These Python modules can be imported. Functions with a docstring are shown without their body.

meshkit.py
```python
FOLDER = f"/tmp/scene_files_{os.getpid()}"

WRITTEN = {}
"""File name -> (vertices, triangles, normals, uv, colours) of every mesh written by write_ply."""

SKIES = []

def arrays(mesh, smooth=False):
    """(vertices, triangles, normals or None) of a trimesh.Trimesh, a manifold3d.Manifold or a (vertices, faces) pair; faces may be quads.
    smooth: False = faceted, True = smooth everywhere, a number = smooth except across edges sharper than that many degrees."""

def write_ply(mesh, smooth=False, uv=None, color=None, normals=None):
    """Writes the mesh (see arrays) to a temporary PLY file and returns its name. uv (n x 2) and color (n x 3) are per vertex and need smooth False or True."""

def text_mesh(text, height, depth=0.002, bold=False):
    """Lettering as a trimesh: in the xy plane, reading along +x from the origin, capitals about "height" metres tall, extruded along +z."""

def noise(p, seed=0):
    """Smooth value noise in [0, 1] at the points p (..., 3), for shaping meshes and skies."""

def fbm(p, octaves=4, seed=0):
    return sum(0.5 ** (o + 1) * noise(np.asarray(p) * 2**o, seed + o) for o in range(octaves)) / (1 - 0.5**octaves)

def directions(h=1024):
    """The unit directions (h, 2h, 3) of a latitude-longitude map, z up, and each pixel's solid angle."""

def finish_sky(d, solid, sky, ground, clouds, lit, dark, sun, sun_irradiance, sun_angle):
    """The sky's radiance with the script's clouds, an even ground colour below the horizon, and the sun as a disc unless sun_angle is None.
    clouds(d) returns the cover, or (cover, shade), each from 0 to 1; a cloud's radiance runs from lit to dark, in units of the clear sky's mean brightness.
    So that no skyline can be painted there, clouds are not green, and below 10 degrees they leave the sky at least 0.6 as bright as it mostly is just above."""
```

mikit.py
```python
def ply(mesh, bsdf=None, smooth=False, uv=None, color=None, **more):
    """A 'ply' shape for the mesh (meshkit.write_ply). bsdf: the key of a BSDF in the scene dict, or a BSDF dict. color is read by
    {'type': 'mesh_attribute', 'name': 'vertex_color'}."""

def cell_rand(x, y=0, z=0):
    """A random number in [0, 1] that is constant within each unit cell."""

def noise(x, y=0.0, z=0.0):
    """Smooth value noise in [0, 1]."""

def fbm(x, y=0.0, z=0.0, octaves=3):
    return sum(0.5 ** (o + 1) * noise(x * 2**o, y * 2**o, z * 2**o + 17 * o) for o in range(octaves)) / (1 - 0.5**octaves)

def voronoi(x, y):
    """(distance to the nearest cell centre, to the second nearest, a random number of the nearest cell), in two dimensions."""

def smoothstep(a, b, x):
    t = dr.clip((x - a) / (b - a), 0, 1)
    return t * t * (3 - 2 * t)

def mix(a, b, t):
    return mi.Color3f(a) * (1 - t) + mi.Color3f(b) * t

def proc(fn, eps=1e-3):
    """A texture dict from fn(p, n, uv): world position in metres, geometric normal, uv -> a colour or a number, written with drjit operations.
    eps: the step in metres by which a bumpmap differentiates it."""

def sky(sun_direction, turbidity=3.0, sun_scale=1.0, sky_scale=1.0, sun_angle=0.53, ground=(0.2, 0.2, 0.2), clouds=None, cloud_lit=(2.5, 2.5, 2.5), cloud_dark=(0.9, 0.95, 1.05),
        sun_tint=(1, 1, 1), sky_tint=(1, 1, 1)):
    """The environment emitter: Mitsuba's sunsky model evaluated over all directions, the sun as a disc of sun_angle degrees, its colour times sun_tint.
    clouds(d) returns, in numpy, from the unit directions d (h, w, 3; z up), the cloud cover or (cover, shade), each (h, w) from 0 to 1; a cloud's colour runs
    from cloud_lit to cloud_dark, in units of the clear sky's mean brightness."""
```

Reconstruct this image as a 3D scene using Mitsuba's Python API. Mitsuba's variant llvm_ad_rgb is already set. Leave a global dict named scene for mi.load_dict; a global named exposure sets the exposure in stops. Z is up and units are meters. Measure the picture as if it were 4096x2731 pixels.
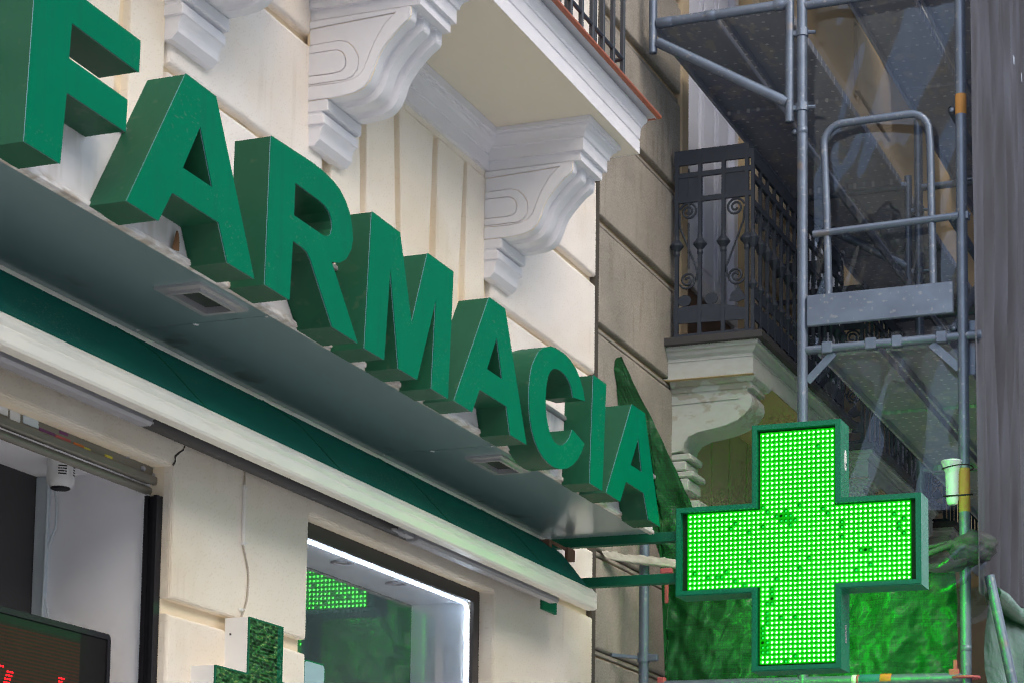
import math, random
import numpy as np
import trimesh
import drjit as dr
import mitsuba as mi
import mikit, meshkit
from mikit import proc, noise, fbm, voronoi, cell_rand, smoothstep, mix, ply
from shapely.geometry import Polygon, box as sbox, LineString
from shapely.ops import unary_union

T = mi.ScalarTransform4f
scene, labels = {}, {}
rng = random.Random(7)
nrg = np.random.default_rng(11)

# ------------------------------------------------------------------ camera, sky, exposure
EYE = np.array([0.0, -3.3, 1.6])
FWD = np.array([0.92025, 0.37316, 0.11786])
UPV = np.array([-0.11467, -0.03083, 0.99293])
scene['camera'] = {'type': 'perspective', 'fov': 25.691, 'fov_axis': 'x', 'near_clip': 0.05, 'far_clip': 2000.0,
                   'principal_point_offset_x': 0.0, 'principal_point_offset_y': -0.5253,
                   'to_world': T().look_at(origin=EYE.tolist(), target=(EYE + FWD).tolist(), up=UPV.tolist())}
scene['sky'] = mikit.sky([-0.75, -1.0, 1.15], turbidity=3, sun_scale=0.26, sky_scale=1.0, sun_angle=40, clouds=lambda d: 1.0,
                         cloud_lit=(2.22, 2.48, 2.92), cloud_dark=(0.9, 0.95, 1.05), ground=(0.25, 0.245, 0.24))
exposure = 2.72
LED = 4.0

# ------------------------------------------------------------------ helpers
used = set()


def numbered(key):
    k, n = key, 0
    while k in used:
        n += 1
        k = f'{key}_{n:03d}'
    used.add(k)
    return k


def thing(name, label, cat, group=None, kind=None):
    k = numbered(name)
    labels[k] = {'label': label, 'category': cat}
    if group: labels[k]['group'] = group
    if kind: labels[k]['kind'] = kind
    return k


def part(parent, name, mesh, mat, smooth=False, label=None, kind=None, **more):
    k = numbered(f'{parent}__{name}' if parent else name)
    scene[k] = ply(mesh, mat, smooth, **more)
    if label or kind:
        labels[k] = {}
        if label: labels[k]['label'] = label
        if kind: labels[k]['kind'] = kind
    return k


def solo(name, label, cat, mesh, mat, smooth=False, group=None, kind=None, **more):
    k = thing(name, label, cat, group, kind)
    scene[k] = ply(mesh, mat, smooth, **more)
    return k


def cat_(*ms):
    return trimesh.util.concatenate([m for m in ms])


def box(x0, x1, y0, y1, z0, z1, b=0.0):
    x0, x1 = min(x0, x1), max(x0, x1); y0, y1 = min(y0, y1), max(y0, y1); z0, z1 = min(z0, z1), max(z0, z1)
    if b <= 0:
        m = trimesh.creation.box(extents=(x1 - x0, y1 - y0, z1 - z0))
        m.apply_translation(((x0 + x1) / 2, (y0 + y1) / 2, (z0 + z1) / 2))
        return m
    P = []
    for sx, X in ((1, x0), (-1, x1)):
        for sy, Y in ((1, y0), (-1, y1)):
            for sz, Z in ((1, z0), (-1, z1)):
                P += [(X, Y + sy * b, Z + sz * b), (X + sx * b, Y, Z + sz * b), (X + sx * b, Y + sy * b, Z)]
    return trimesh.convex.convex_hull(np.array(P))


def ext_x(poly, x0, x1):
    """polygon in (y, z) extruded along x"""
    if not isinstance(poly, Polygon) and not hasattr(poly, 'geoms'): poly = Polygon(poly)
    out = []
    for g in getattr(poly, 'geoms', [poly]):
        m = trimesh.creation.extrude_polygon(g, x1 - x0, engine='earcut')
        v = m.vertices.copy()
        m.vertices = np.stack([v[:, 2] + x0, v[:, 0], v[:, 1]], 1)
        out.append(m)
    return cat_(*out)


def ext_y(poly, y0, y1):
    """polygon in (x, z) extruded along y"""
    if not isinstance(poly, Polygon) and not hasattr(poly, 'geoms'): poly = Polygon(poly)
    out = []
    for g in getattr(poly, 'geoms', [poly]):
        m = trimesh.creation.extrude_polygon(g, y1 - y0, engine='earcut')
        v = m.vertices.copy()
        m.vertices = np.stack([v[:, 0], y1 - v[:, 2], v[:, 1]], 1)
        out.append(m)
    return cat_(*out)


def ext_y_round(poly, yf, yb, r=0.006, steps=3):
    """as ext_y with the front arris (at yf) worn round in a few fine steps"""
    poly = poly if isinstance(poly, Polygon) else Polygon(poly)
    out, prev = [], yb
    for i in range(steps + 1):
        a = i / steps * math.pi / 2
        ins = r * (1 - math.cos(a)); y = yf + r * (1 - math.sin(a))
        g = poly.buffer(-ins, join_style=2) if ins > 0 else poly
        out.append(ext_y(g, y, prev)); prev = y
    return cat_(*out)


def tube(pts, r, n=10, caps=True, closed=False):
    pts = np.asarray(pts, float)
    rs = np.broadcast_to(np.asarray(r, float), (len(pts),))
    t = np.gradient(pts, axis=0) if len(pts) > 2 else np.repeat([pts[1] - pts[0]], 2, 0)
    t /= np.linalg.norm(t, axis=1, keepdims=True)
    a = np.array([0, 0, 1.0]) if abs(t[0][2]) < 0.9 else np.array([1.0, 0, 0])
    u = np.cross(t[0], a); u /= np.linalg.norm(u)
    rings = []
    for i in range(len(pts)):
        u = u - t[i] * (u @ t[i]); u /= np.linalg.norm(u)
        w = np.cross(t[i], u)
        ang = np.arange(n) * 2 * np.pi / n
        rings.append(pts[i] + rs[i] * (np.cos(ang)[:, None] * u + np.sin(ang)[:, None] * w))
    v = np.vstack(rings); f = []
    for i in range(len(pts) - 1):
        for j in range(n):
            k = (j + 1) % n
            f += [[i * n + j, i * n + k, (i + 1) * n + k], [i * n + j, (i + 1) * n + k, (i + 1) * n + j]]
    if caps:
        for base, c, s in ((0, pts[0], 1), ((len(pts) - 1) * n, pts[-1], -1)):
            v = np.vstack([v, [c]]); ci = len(v) - 1
            for j in range(n):
                k = (j + 1) % n
                f.append([ci, base + k, base + j] if s > 0 else [ci, base + j, base + k])
    return trimesh.Trimesh(v, f, process=False)


def lathe(prof, c, n=20, axis='z'):
    """profile of (radius, height) turned about an axis through c"""
    pr = np.array(prof, float); ang = np.arange(n) * 2 * np.pi / n
    v = np.array([[r * math.cos(a), r * math.sin(a), h] for r, h in pr for a in ang]); f = []
    for i in range(len(pr) - 1):
        for j in range(n):
            k = (j + 1) % n
            f += [[i * n + j, i * n + k, (i + 1) * n + k], [i * n + j, (i + 1) * n + k, (i + 1) * n + j]]
    if axis == 'x': v = v[:, [2, 0, 1]]
    if axis == 'y': v = v[:, [1, 2, 0]]
    m = trimesh.Trimesh(v + np.array(c), f, process=False)
    return m


def grid(P, flip=False):
    """quads over an (a, b, 3) array of points"""
    a, b = P.shape[:2]; i = np.arange(a * b).reshape(a, b)
    q = np.stack([i[:-1, :-1], i[:-1, 1:], i[1:, 1:], i[1:, :-1]], -1).reshape(-1, 4)
    if flip: q = q[:, ::-1]
    return trimesh.Trimesh(P.reshape(-1, 3), np.vstack([q[:, [0, 1, 2]], q[:, [0, 2, 3]]]), process=False)


def ring_profile(x0, x1, d, prof, back=0.0):
    """a moulding that runs round three sides of the footprint x0..x1, back..-d; prof: (outward offset, z)"""
    P = []
    for o, z in prof:
        P.append([(x0 - o, back, z), (x0 - o, -d - o, z), (x1 + o, -d - o, z), (x1 + o, back, z)])
    P = np.array(P, float)
    out = []
    for s in range(3):
        out.append(grid(P[:, s:s + 2], flip=False))
    return cat_(*out)


def block(xl, xr, z0, z1, yf=0.0, yb=0.03, r=0.012, wob=0.002, seed=0, cell=0.07):
    """a plaster block: pillow-edged front with hand-made unevenness; xl, xr may be functions of z"""
    fl = xl if callable(xl) else (lambda z: xl)
    fr = xr if callable(xr) else (lambda z: xr)
    w = fr((z0 + z1) / 2) - fl((z0 + z1) / 2)

    def axis(L):
        n = max(2, int((L - 2 * r) / cell) + 1)
        e = np.array([0, 0.06, 0.25, 0.55, 1.0]) * r
        return np.concatenate([[0], e, np.linspace(r, L - r, n)[1:-1], L - e[::-1], [L]])
    us, vs = axis(w), axis(z1 - z0)
    U, V = np.meshgrid(us, vs, indexing='ij')
    d = np.minimum(np.minimum(U, w - U), np.minimum(V, z1 - z0 - V))
    q = np.clip(1 - d / r, 0, 1)
    y = yf + r * (1 - np.sqrt(np.clip(1 - q * q, 0, 1)))
    Z = z0 + V
    L = np.vectorize(fl)(Z); R = np.vectorize(fr)(Z)
    X = L + (R - L) * U / w
    p = np.stack([X, Z, Z * 0 + seed * 3.1], -1)
    y = y + wob * 2.0 * (meshkit.fbm(p * 6, 3, seed) - 0.5)
    edge = np.clip(1 - d / 0.03, 0, 1)
    X = X + edge * wob * 3 * (meshkit.noise(p * 17, seed + 5) - 0.5)
    Z = Z + edge * wob * 3 * (meshkit.noise(p * 17 + 40, seed + 9) - 0.5)
    y[0, :] = y[-1, :] = yb; y[:, 0] = y[:, -1] = yb
    return grid(np.stack([X, y, Z], -1), flip=True)


def plate(c, u, v, hu, hv, th):
    """thin box at c spanned by u, v (unit) half sizes hu, hv and thickness th"""
    c, u, v = map(lambda a: np.asarray(a, float), (c, u, v)); n = np.cross(u, v)
    P = [c + a * u * hu + b * v * hv + e * n * th / 2 for a in (-1, 1) for b in (-1, 1) for e in (-1, 1)]
    return trimesh.convex.convex_hull(np.array(P))


# ------------------------------------------------------------------ materials
def rgb(*c): return {'type': 'rgb', 'value': list(c)}


def mat(name, color, rough=0.6, metal=0.0, spec=0.5, bump=None, bscale=1.0, two=True, eps=1e-3, **more):
    b = {'type': 'principled', 'base_color': rgb(*color) if isinstance(color, tuple) else proc(color),
         'roughness': rough if not callable(rough) else proc(rough), 'metallic': metal, 'specular': spec, **more}
    if bump is not None:
        b = {'type': 'bumpmap', 'arbitrary': proc(bump, eps), 'scale': bscale, 'bsdf': b}
    scene[name] = {'type': 'twosided', 'bsdf': b} if two else b
    return name


def c3(a): return mi.Color3f(*a)


def stucco_bump(p, n, uv):
    return 0.0016 * fbm(p.x * 90, p.y * 90, p.z * 90, 3) + 0.003 * noise(p.x * 14, p.y * 14, p.z * 14)


def plaster(c0, c1, c2):
    def fn(p, n, uv):
        a = fbm(p.x * 2.2, p.y * 2.2, p.z * 2.2, 4)
        streak = fbm(p.x * 26, p.y * 8, p.z * 1.6, 3)
        col = mix(c0, c1, smoothstep(0.35, 0.7, a))
        col = mix(col, c2, 0.30 * smoothstep(0.60, 0.80, streak) * smoothstep(0.4, 0.65, a))
        pit = smoothstep(0.74, 0.80, noise(p.x * 120 + p.z * 60, p.y * 90, p.z * 150 - p.x * 80))
        return mix(col, c2, 0.18 * pit)
    return fn


def joint_col(p, n, uv):
    a = fbm(p.x * 5, p.y * 5, p.z * 5, 3)
    col = mix((0.80, 0.69, 0.52), (0.73, 0.61, 0.44), a)
    return mix(col, (0.42, 0.35, 0.27), 0.6 * smoothstep(0.62, 0.82, fbm(p.x * 11, p.y * 11, p.z * 11, 3)))


def white_col(p, n, uv):
    a = fbm(p.x * 5, p.y * 5, p.z * 5, 3)
    return mix((0.71, 0.71, 0.755), (0.655, 0.65, 0.69), a)


def tan_col(p, n, uv):
    a = fbm(p.x * 3, p.y * 3, p.z * 2, 4)
    s = fbm(p.x * 30, p.y * 30, p.z * 4, 3)
    col = mix((0.31, 0.283, 0.25), (0.245, 0.23, 0.205), smoothstep(0.3, 0.7, a))
    g = noise(p.x * 130, p.y * 130, p.z * 160)
    return mix(col, (0.22, 0.20, 0.17), 0.6 * smoothstep(0.55, 0.8, s)) * (0.84 + 0.32 * g)


def peel_col(p, n, uv):
    a = fbm(p.x * 9, p.y * 11, p.z * 16, 4)
    b = fbm(p.x * 24 + 9, p.y * 24, p.z * 40, 3)
    col = mix((0.52, 0.53, 0.53), (0.46, 0.46, 0.43), b)
    worn = smoothstep(0.53, 0.60, a + 0.16 * (b - 0.5)) * smoothstep(4.14, 4.26, p.z) * (1 - smoothstep(4.40, 4.44, p.z))
    return mix(col, mix((0.33, 0.295, 0.24), (0.40, 0.37, 0.31), b), 0.75 * worn)


def galv_col(p, n, uv):
    a = fbm(p.x * 14, p.y * 14, p.z * 14, 3)
    b = fbm(p.x * 60, p.y * 60, p.z * 60, 2)
    col = mix((0.17, 0.215, 0.29), (0.115, 0.145, 0.205), a)
    col = mix(col, (0.32, 0.32, 0.33), 0.5 * smoothstep(0.68, 0.78, b))
    return mix(col, (0.28, 0.20, 0.14), 0.5 * smoothstep(0.70, 0.82, fbm(p.x * 9 + 5, p.y * 9, p.z * 9, 3)))


def deck_col(p, n, uv):
    u, v = p.x / 0.085, p.y / 0.052
    sh = 0.5 * cell_rand(dr.floor(u), 3, 1) * 0
    d = dr.sqrt(dr.square(u - dr.floor(u) - 0.5) * 2.4 + dr.square(v - dr.floor(v) - 0.5)) + sh
    dot = 1 - smoothstep(0.12, 0.2, d)
    a = fbm(p.x * 3, p.y * 6, p.z * 3, 3)
    col = mix((0.24, 0.27, 0.345), (0.36, 0.385, 0.45), a)  # bluish base tone puts the haze over the scaffold into the colour
    col = mix(col, (0.44, 0.42, 0.40), smoothstep(0.62, 0.75, fbm(p.x * 9, p.y * 17, 2, 3)) * 0.7)
    return mix(col, (0.72, 0.72, 0.74), dot * cell_rand(dr.floor(u), dr.floor(v), 2))


def netting_col(p, n, uv):
    a = fbm(p.x * 2.6, p.y * 12, p.z * 0.7, 4)
    b = noise(p.x * 26, p.y * 30, p.z * 3)
    col = mix((0.10, 0.108, 0.135), (0.22, 0.235, 0.29), a)
    return mix(col, (0.075, 0.066, 0.068), 0.6 * b)


def tarp_col(p, n, uv):
    a = fbm(p.x * 5, p.y * 5, p.z * 5, 3)
    w = noise(p.z * 420, 3.0, 1.0) * 0.5 + noise(p.y * 420, p.x * 300, 5.0) * 0.5
    col = mix((0.008, 0.075, 0.022), (0.012, 0.115, 0.030), a)
    col = mix(col, (0.012, 0.045, 0.022), smoothstep(0.35, 0.65, w) * 0.6)
    return mix(col, (0.10, 0.20, 0.09), 0.35 * smoothstep(0.68, 0.78, fbm(p.x * 8 + 3, p.y * 8, p.z * 8 + 1, 4)))


def tarp_bump(p, n, uv):
    return 0.0008 * (noise(p.z * 300, 3.0, 1.0) + noise(p.y * 300, p.x * 220, 5.0)) + 0.012 * fbm(p.x * 14, p.y * 14, p.z * 14, 4)


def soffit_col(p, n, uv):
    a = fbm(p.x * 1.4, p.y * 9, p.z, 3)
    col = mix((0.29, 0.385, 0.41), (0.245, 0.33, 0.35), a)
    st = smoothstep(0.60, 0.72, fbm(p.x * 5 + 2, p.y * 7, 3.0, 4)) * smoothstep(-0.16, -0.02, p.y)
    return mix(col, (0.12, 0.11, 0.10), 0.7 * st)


def fascia_col(p, n, uv):
    low = 1 - smoothstep(3.352, 3.385, p.z + 0.02 * noise(p.x * 30, 2, 2))
    s = smoothstep(0.5, 0.8, fbm(p.x * 28, p.y * 9, p.z * 5, 3))
    col = mix((0.64, 0.63, 0.64), (0.52, 0.50, 0.48), s)
    return mix(col, (0.30, 0.25, 0.18), 0.75 * low * smoothstep(0.35, 0.7, fbm(p.x * 22, p.y, p.z * 60, 3)))


def fabric_col(p, n, uv):
    a = fbm(p.x * 3, p.y * 10, p.z * 10, 4)
    g = noise(p.x * 220, p.y * 220, p.z * 220)
    col = mix((0.001, 0.115, 0.090), (0.004, 0.090, 0.072), a)
    return mix(col, (0.10, 0.16, 0.11), smoothstep(0.62, 0.9, g) * smoothstep(0.45, 0.75, a) * 0.6)


def fabric_bump(p, n, uv):
    return 0.004 * fbm(p.x * 7 - p.z * 16, p.y * 3, 1.0, 3)


def bar_col(p, n, uv):
    a = fbm(p.x * 0.9, p.y * 30, p.z * 90, 3)
    col = mix((0.74, 0.725, 0.66), (0.68, 0.67, 0.615), a)
    return mix(col, (0.42, 0.39, 0.31), 0.4 * smoothstep(0.62, 0.8, fbm(p.x * 6, p.y * 20, p.z * 40, 3)))


def green_face(p, n, uv):
    a = fbm(p.x * 7, p.y * 7, p.z * 7, 3)
    d = smoothstep(0.80, 0.9, noise(p.x * 150, 2.0, p.z * 150)) * smoothstep(0.5, 0.7, fbm(p.x * 5, 2.0, p.z * 3 + 4, 3))
    s = smoothstep(0.55, 0.8, fbm(p.x * 40, 1.0, p.z * 3, 3))
    return mix(mix(mix((0.0, 0.158, 0.082), (0.0, 0.142, 0.074), a), (0.003, 0.132, 0.074), 0.5 * s), (0.10, 0.20, 0.15), 0.4 * d)


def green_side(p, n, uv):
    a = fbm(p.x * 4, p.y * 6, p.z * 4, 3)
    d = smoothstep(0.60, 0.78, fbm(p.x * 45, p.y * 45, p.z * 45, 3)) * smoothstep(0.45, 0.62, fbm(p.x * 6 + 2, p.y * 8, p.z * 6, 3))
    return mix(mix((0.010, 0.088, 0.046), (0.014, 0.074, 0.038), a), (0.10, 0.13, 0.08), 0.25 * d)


def porch_col(p, n, uv):
    a = fbm(p.x * 3, p.y * 3, p.z * 3, 3)
    return mix((0.86, 0.85, 0.88), (0.80, 0.79, 0.82), a)


def sequin_col(p, n, uv):
    a = fbm(p.x * 50 + p.z * 30, p.y, p.z * 110 - p.x * 20, 3)
    b = noise(p.x * 140, 1, p.z * 300)
    col = mix((0.006, 0.05, 0.012), (0.03, 0.16, 0.04), smoothstep(0.35, 0.6, a))
    col = mix(col, (0.30, 0.42, 0.12), smoothstep(0.55, 0.75, a) * smoothstep(0.45, 0.8, b))
    return mix(col, (0.0, 0.12, 0.05), smoothstep(6.022, 6.026, p.x))


def sequin_bump(p, n, uv):
    return 0.02 * noise(p.x * 55, 1, p.z * 90)


def screen_col(p, n, uv):
    s = 0.5 + 0.5 * dr.sin(p.z * 2 * 3.14159 / 0.0098)
    lim = 1 - smoothstep(5.222, 5.226, p.x)
    top = 1 - smoothstep(2.462, 2.478, p.z)
    col = mix((0.010, 0.009, 0.009), mix((0.016, 0.020, 0.012), (0.050, 0.014, 0.009), s), lim * top)
    return mix(col, (0.01, 0.028, 0.014), lim * (1 - top))


def ledge_col(p, n, uv):
    a = fbm(p.x * 30, p.y * 30, p.z * 30, 3)
    return mix((0.40, 0.40, 0.36), (0.20, 0.19, 0.15), a)


def shutter_col(p, n, uv):
    a = fbm(p.x * 6, p.y * 6, p.z * 20, 3)
    return mix((0.24, 0.225, 0.185), (0.155, 0.145, 0.125), a)


def road_col(p, n, uv):
    return mix((0.31, 0.31, 0.31), (0.26, 0.26, 0.26), fbm(p.x * 2, p.y * 2, 0, 4))


def pave_col(p, n, uv):
    return mix((0.35, 0.35, 0.35), (0.29, 0.29, 0.29), fbm(p.x * 2, p.y * 2, 0, 4))


mat('m_cream', plaster((0.765, 0.725, 0.690), (0.715, 0.655, 0.590), (0.50, 0.44, 0.37)), 0.85, spec=0.2, bump=stucco_bump)
mat('m_warm', plaster((0.765, 0.705, 0.615), (0.700, 0.620, 0.500), (0.50, 0.41, 0.28)), 0.85, spec=0.2, bump=stucco_bump)
mat('m_joint', joint_col, 0.9, spec=0.1, bump=stucco_bump)
mat('m_white', white_col, 0.65, spec=0.25, bump=lambda p, n, uv: 0.0018 * fbm(p.x * 30, p.y * 30, p.z * 30, 3))
mat('m_soffit_paint', (0.68, 0.625, 0.53), 0.8, spec=0.2)
mat('m_tan', tan_col, 0.9, spec=0.15, bump=stucco_bump)
mat('m_warm_plain', (0.56, 0.545, 0.52), 0.9, spec=0.1)
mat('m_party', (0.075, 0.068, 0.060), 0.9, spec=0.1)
mat('m_ochre', (0.50, 0.38, 0.22), 0.9, spec=0.1)
mat('m_tan_plain', (0.47, 0.38, 0.26), 0.9, spec=0.1)
mat('m_peel', peel_col, 0.75, spec=0.2, bump=lambda p, n, uv: 0.003 * fbm(p.x * 40, p.y * 40, p.z * 60, 3))
mat('m_galv', galv_col, 0.42, metal=0.55)
mat('m_deck', deck_col, 0.6, metal=0.3)
mat('m_iron', (0.026, 0.034, 0.050), 0.6)
mat('m_iron_blue', (0.022, 0.030, 0.045), 0.45)
mat('m_red', (0.30, 0.085, 0.045), 0.6)
scene['m_net_pale'] = {'type': 'principledthin', 'base_color': proc(lambda p, n, uv: mix((0.15, 0.155, 0.165), (0.08, 0.085, 0.09), fbm(p.x * 20, p.y * 14, p.z * 30, 3))), 'roughness': 0.7, 'diff_trans': 0.8, 'spec_trans': 0.0, 'eta': 1.2}
scene['m_netting'] = {'type': 'principledthin', 'base_color': proc(netting_col), 'roughness': 0.8, 'diff_trans': 0.9, 'spec_trans': 0.0, 'eta': 1.2}
mat('m_tarp', tarp_col, 0.34, spec=0.30, bump=tarp_bump)
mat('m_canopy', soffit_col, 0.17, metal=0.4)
mat('m_fascia', fascia_col, 0.42, spec=0.5)
mat('m_flash', (0.42, 0.42, 0.44), 0.45, metal=0.6)
mat('m_fabric', fabric_col, 0.75, spec=0.25, bump=fabric_bump)
mat('m_bar', bar_col, 0.38, spec=0.5)
mat('m_grey_alu', (0.40, 0.40, 0.43), 0.45, metal=0.25)
mat('m_letter', green_face, 0.5, spec=0.01)
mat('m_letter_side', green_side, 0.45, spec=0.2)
mat('m_letter_edge', (0.16, 0.26, 0.33), 0.4)
mat('m_green', (0.002, 0.150, 0.075), 0.40, spec=0.3)
mat('m_green_dark', (0.002, 0.095, 0.050), 0.5, spec=0.25)
mat('m_pcb', (0.004, 0.040, 0.010), 0.6, spec=0.2)
mat('m_grid_green', (0.0, 0.10, 0.0), 0.6, spec=0.1)
mat('m_bronze', (0.055, 0.048, 0.048), 0.5, metal=0.2)
mat('m_black', (0.010, 0.010, 0.013), 0.5, spec=0.25)
mat('m_dark', (0.045, 0.043, 0.045), 0.6)
mat('m_slate', (0.05, 0.062, 0.07), 0.6)
mat('m_porch', porch_col, 0.6, spec=0.3)
mat('m_case', (0.62, 0.68, 0.74), 0.6)
mat('m_plastic', (0.70, 0.70, 0.70), 0.4)
mat('m_plastic_blue', (0.55, 0.62, 0.66), 0.4)
mat('m_cable', (0.46, 0.40, 0.33), 0.6)
mat('m_sequin', sequin_col, 0.3, metal=0.35, bump=sequin_bump)
mat('m_screen', screen_col, 0.5, spec=0.1)
mat('m_ledge', ledge_col, 0.9, bump=lambda p, n, uv: 0.01 * fbm(p.x * 40, p.y * 40, p.z * 40, 3))
mat('m_shutter', shutter_col, 0.45, metal=0.3)
mat('m_rust', (0.17, 0.09, 0.06), 0.8)
mat('m_leaf', (0.20, 0.10, 0.045), 0.7)
mat('m_shade_white', (0.74, 0.75, 0.82), 0.6)
mat('m_brown', (0.12, 0.075, 0.05), 0.7)
mat('m_orange', (0.42, 0.20, 0.05), 0.7)
mat('m_blue', (0.02, 0.11, 0.18), 0.6)
mat('m_orange_red', (0.60, 0.16, 0.03), 0.6)
mat('m_pink_red', (0.42, 0.09, 0.10), 0.6)
mat('m_yellow', (0.62, 0.52, 0.06), 0.5)
mat('m_paper_red', (0.45, 0.08, 0.08), 0.5)
mat('m_purple', (0.16, 0.04, 0.13), 0.5)
mat('m_sign_blue', (0.34, 0.50, 0.56), 0.5)
mat('m_lens', (0.025, 0.035, 0.030), 0.5, spec=0.2)
mat('m_road', road_col, 0.9)
mat('m_pave', pave_col, 0.9)
scene['m_film'] = {'type': 'thindielectric', 'int_ior': 1.62, 'specular_reflectance': rgb(0.30, 0.36, 0.45)}
scene['m_glass'] = {'type': 'thindielectric', 'int_ior': 1.52}

# ------------------------------------------------------------------ ground
scene['road'] = ply(box(-120, 160, -160, -4.6, -0.4, -0.12), 'm_road'); labels['road'] = {'kind': 'structure', 'label': 'pale stone paved street in front of the shop', 'category': 'road'}
scene['pavement'] = ply(box(-120, 160, -4.6, 0.6, -0.4, 0.0), 'm_pave'); labels['pavement'] = {'kind': 'structure', 'label': 'grey pavement under the shop front', 'category': 'pavement'}
used |= {'road', 'pavement'}

# ------------------------------------------------------------------ unseen house across the street, added and sized to block the low sky
OB = thing('sky_block_building', 'unseen pale house across the street, added to block the low sky', 'building')
ow = sbox(-45, 0, 70, 12.0)
owin = [(x, z) for x in np.arange(-43, 69, 2.6) for z in (0.4, 4.2, 7.9)]
part(OB, 'wall', ext_y(ow.difference(unary_union([sbox(x, z, x + 1.2, z + 2.4) for x, z in owin])), -21.5, -21.0), 'm_warm_plain')
part(OB, 'window', box(-45, 70, -21.75, -21.6, 0.0, 12.0), 'm_slate')
part(OB, 'roof', box(-45.3, 70.3, -29.0, -20.6, 12.001, 12.25, 0.02), 'm_red')

# ------------------------------------------------------------------ the shop building
SB = thing('shop_building', 'cream stucco building with white corbelled balconies above the pharmacy front', 'building')
PX0, PX1 = 2.0, 9.055
core = cat_(box(PX0, 4.3, 0.03, 0.6, 0, 3.02), box(5.515, 6.37, 0.03, 0.6, 0, 3.02), box(6.37, 7.94, 0.03, 0.6, 0, 1.0),
            box(8.02, PX1, 0.03, 0.6, 0, 3.02), box(PX0, PX1, 0.03, 0.6, 3.045, 9.5), box(PX0, 6.37, 0.03, 0.6, 3.02, 3.045), box(8.02, PX1, 0.03, 0.6, 3.02, 3.045))
WALL = part(SB, 'wall', core, 'm_joint')
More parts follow.
